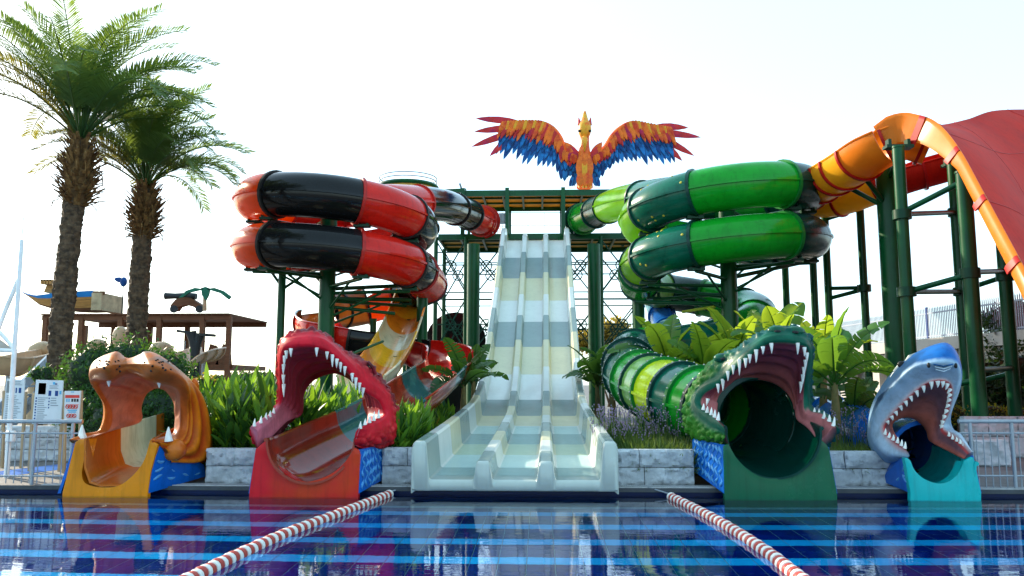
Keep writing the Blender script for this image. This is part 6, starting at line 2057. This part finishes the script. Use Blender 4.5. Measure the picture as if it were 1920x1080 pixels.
def banana(px, D, zb, h, nl, L, label, seed, mat, group='banana plants', az_list=None, zt=.12):
    rnd = random.Random(seed)
    b = P(px, 800, D); b.z = zb
    root = thing('banana_plant', label, 'banana plant', b, group)
    top = b + V((rnd.uniform(-.1, .1), rnd.uniform(-.1, .1), h))
    mb = MB(); mb.tube([b, b.lerp(top, .5), top], [zt, zt * .8, zt * .45], 10); mb.build('trunk', BANT, root)
    for i in range(nl):
        u = (i + .5) / nl
        az = (az_list[i] if az_list else i * 2.4 + seed) + rnd.uniform(-.3, .3)
        el = R(86) - R(62) * u + rnd.uniform(-.1, .1)
        banana_leaf(root, top + V((0, 0, -.1 * u)), az, el, L * rnd.uniform(.8, 1.12), L * rnd.uniform(.16, .21), R(35) + R(55) * u, rnd, mat, tears=rnd.randint(2, 7))
    return root
banana(1262, 20.5, .28, 1.9, 10, 1.7, 'sunlit banana plant rising beside the green tube', 1, BANA)
banana(1320, 19.4, .28, 1.6, 10, 1.6, 'sunlit banana plant with torn leaves behind the green tube rings', 2, BANA)
banana(1385, 19.8, .28, 1.9, 10, 1.65, 'tall sunlit banana plant behind the crocodile crest', 3, BANA)
banana(1470, 18.8, .28, 2.25, 9, 1.45, 'banana plant peeking over the crocodile snout', 4, BANA)
banana(1430, 21.5, .28, 2.3, 9, 1.5, 'tallest sunlit banana plant in front of the green column', 14, BANA)
banana(1540, 19.0, .28, 1.9, 9, 1.3, 'slender banana plant behind the crocodile jaw corner', 15, BANA)
banana(1568, 16.6, .28, 1.55, 13, 1.55, 'banana plant with big arched leaves between crocodile and shark', 5, leafmat('banana_leaf_shade', (.035, .13, .018), (.22, .42, .03), .35))  # darker copy of the banana leaf, shade put into its greens
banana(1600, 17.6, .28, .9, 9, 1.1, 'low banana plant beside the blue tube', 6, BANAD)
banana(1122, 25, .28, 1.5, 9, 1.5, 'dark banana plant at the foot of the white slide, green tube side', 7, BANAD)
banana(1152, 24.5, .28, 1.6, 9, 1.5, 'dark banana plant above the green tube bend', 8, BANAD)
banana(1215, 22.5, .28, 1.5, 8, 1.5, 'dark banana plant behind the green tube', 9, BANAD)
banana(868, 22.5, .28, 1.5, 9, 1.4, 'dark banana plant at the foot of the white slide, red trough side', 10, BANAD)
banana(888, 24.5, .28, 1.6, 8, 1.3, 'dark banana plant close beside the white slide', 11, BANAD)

# ================================================================== yellow and orange slide behind the dragon, blue flume behind the bananas
YO = [M('yo_yellow', (.72, .38, .015), .2, .12, 1.2, coat=.4), M('yo_orange', (.65, .2, .012), .2, .12, 1.2, coat=.4), M('yo_cream', (.6, .52, .32), .2, .12, 1.2, coat=.4)]
pth = resample(crom([P(774, 545, 30.5), P(763, 580, 28.2), P(746, 622, 25.6), P(728, 655, 23.6), P(704, 686, 21.6), P(676, 708, 20.2)], 8), .2)
YOS = thing('open_body_slide', 'yellow, orange and cream open slide coming down behind the dragon head', 'water slide', (pth[-10].x, pth[-10].y, DECK))
for k, sg in enumerate(path_split(pth, [1.8, 1.9, 1.9, 1.9, 1.9, 2.0])):
    trough_section(YOS, sg, YO[k % 3], None, r=.62, a0=math.pi * .98, a1=2.02 * math.pi)
for f in (.15, .55, .85):
    q = pth[int(f * (len(pth) - 1))]; mb = MB(); mb.bar((q.x, q.y, DECK), (q.x, q.y, q.z - .62), .08); mb.build('column', GREEN, YOS)
pth = resample(crom([P(1228, 560, 34), P(1240, 590, 32), P(1252, 620, 30), P(1262, 650, 28), P(1262, 672, 26.5)], 8), .2)
BFL = thing('flume_slide', 'pale turquoise and blue flume dropping behind the banana plants', 'water slide', (pth[-5].x, pth[-5].y, DECK))
for k, sg in enumerate(path_split(pth, [2.5, 2.0, 2.5, 2.5])):
    closed_section(BFL, sg, [M('flume_turquoise%d' % k, (.1, .5, .48), .2, coat=.4), BLT, M('flume_pale%d' % k, (.25, .5, .55), .2, coat=.4), BLT, BLT][min(k, 4)], BLUEP, r=.5, seam=False)
for f in (.2, .8):
    q = pth[int(f * (len(pth) - 1))]; mb = MB(); mb.bar((q.x, q.y, DECK), (q.x, q.y, q.z - .5), .08); mb.build('column', GREEN, BFL)
# dark covered slide building mass seen through the lattice on the left
pth = [P(800, 640, 45), P(830, 585, 45), P(880, 600, 45), P(925, 640, 45)]
mb = MB()
c0 = P(858, 640, 46)
mb.loft([[V((c0.x + math.cos(a * math.pi / 12) * 1.7, c0.y + dy, DECK + max(0, c0.z - DECK) + math.sin(a * math.pi / 12) * 1.6)) for a in range(13)] for dy in (-1, 1)], cyc=False, caps=True)
mb.box((c0.x, c0.y, (DECK + c0.z) / 2), (3.4, 1.98, c0.z - DECK))
tag(mb.build('dark_dome', BLK), 'dark domed slide cover behind the lattice tower', 'slide cover')
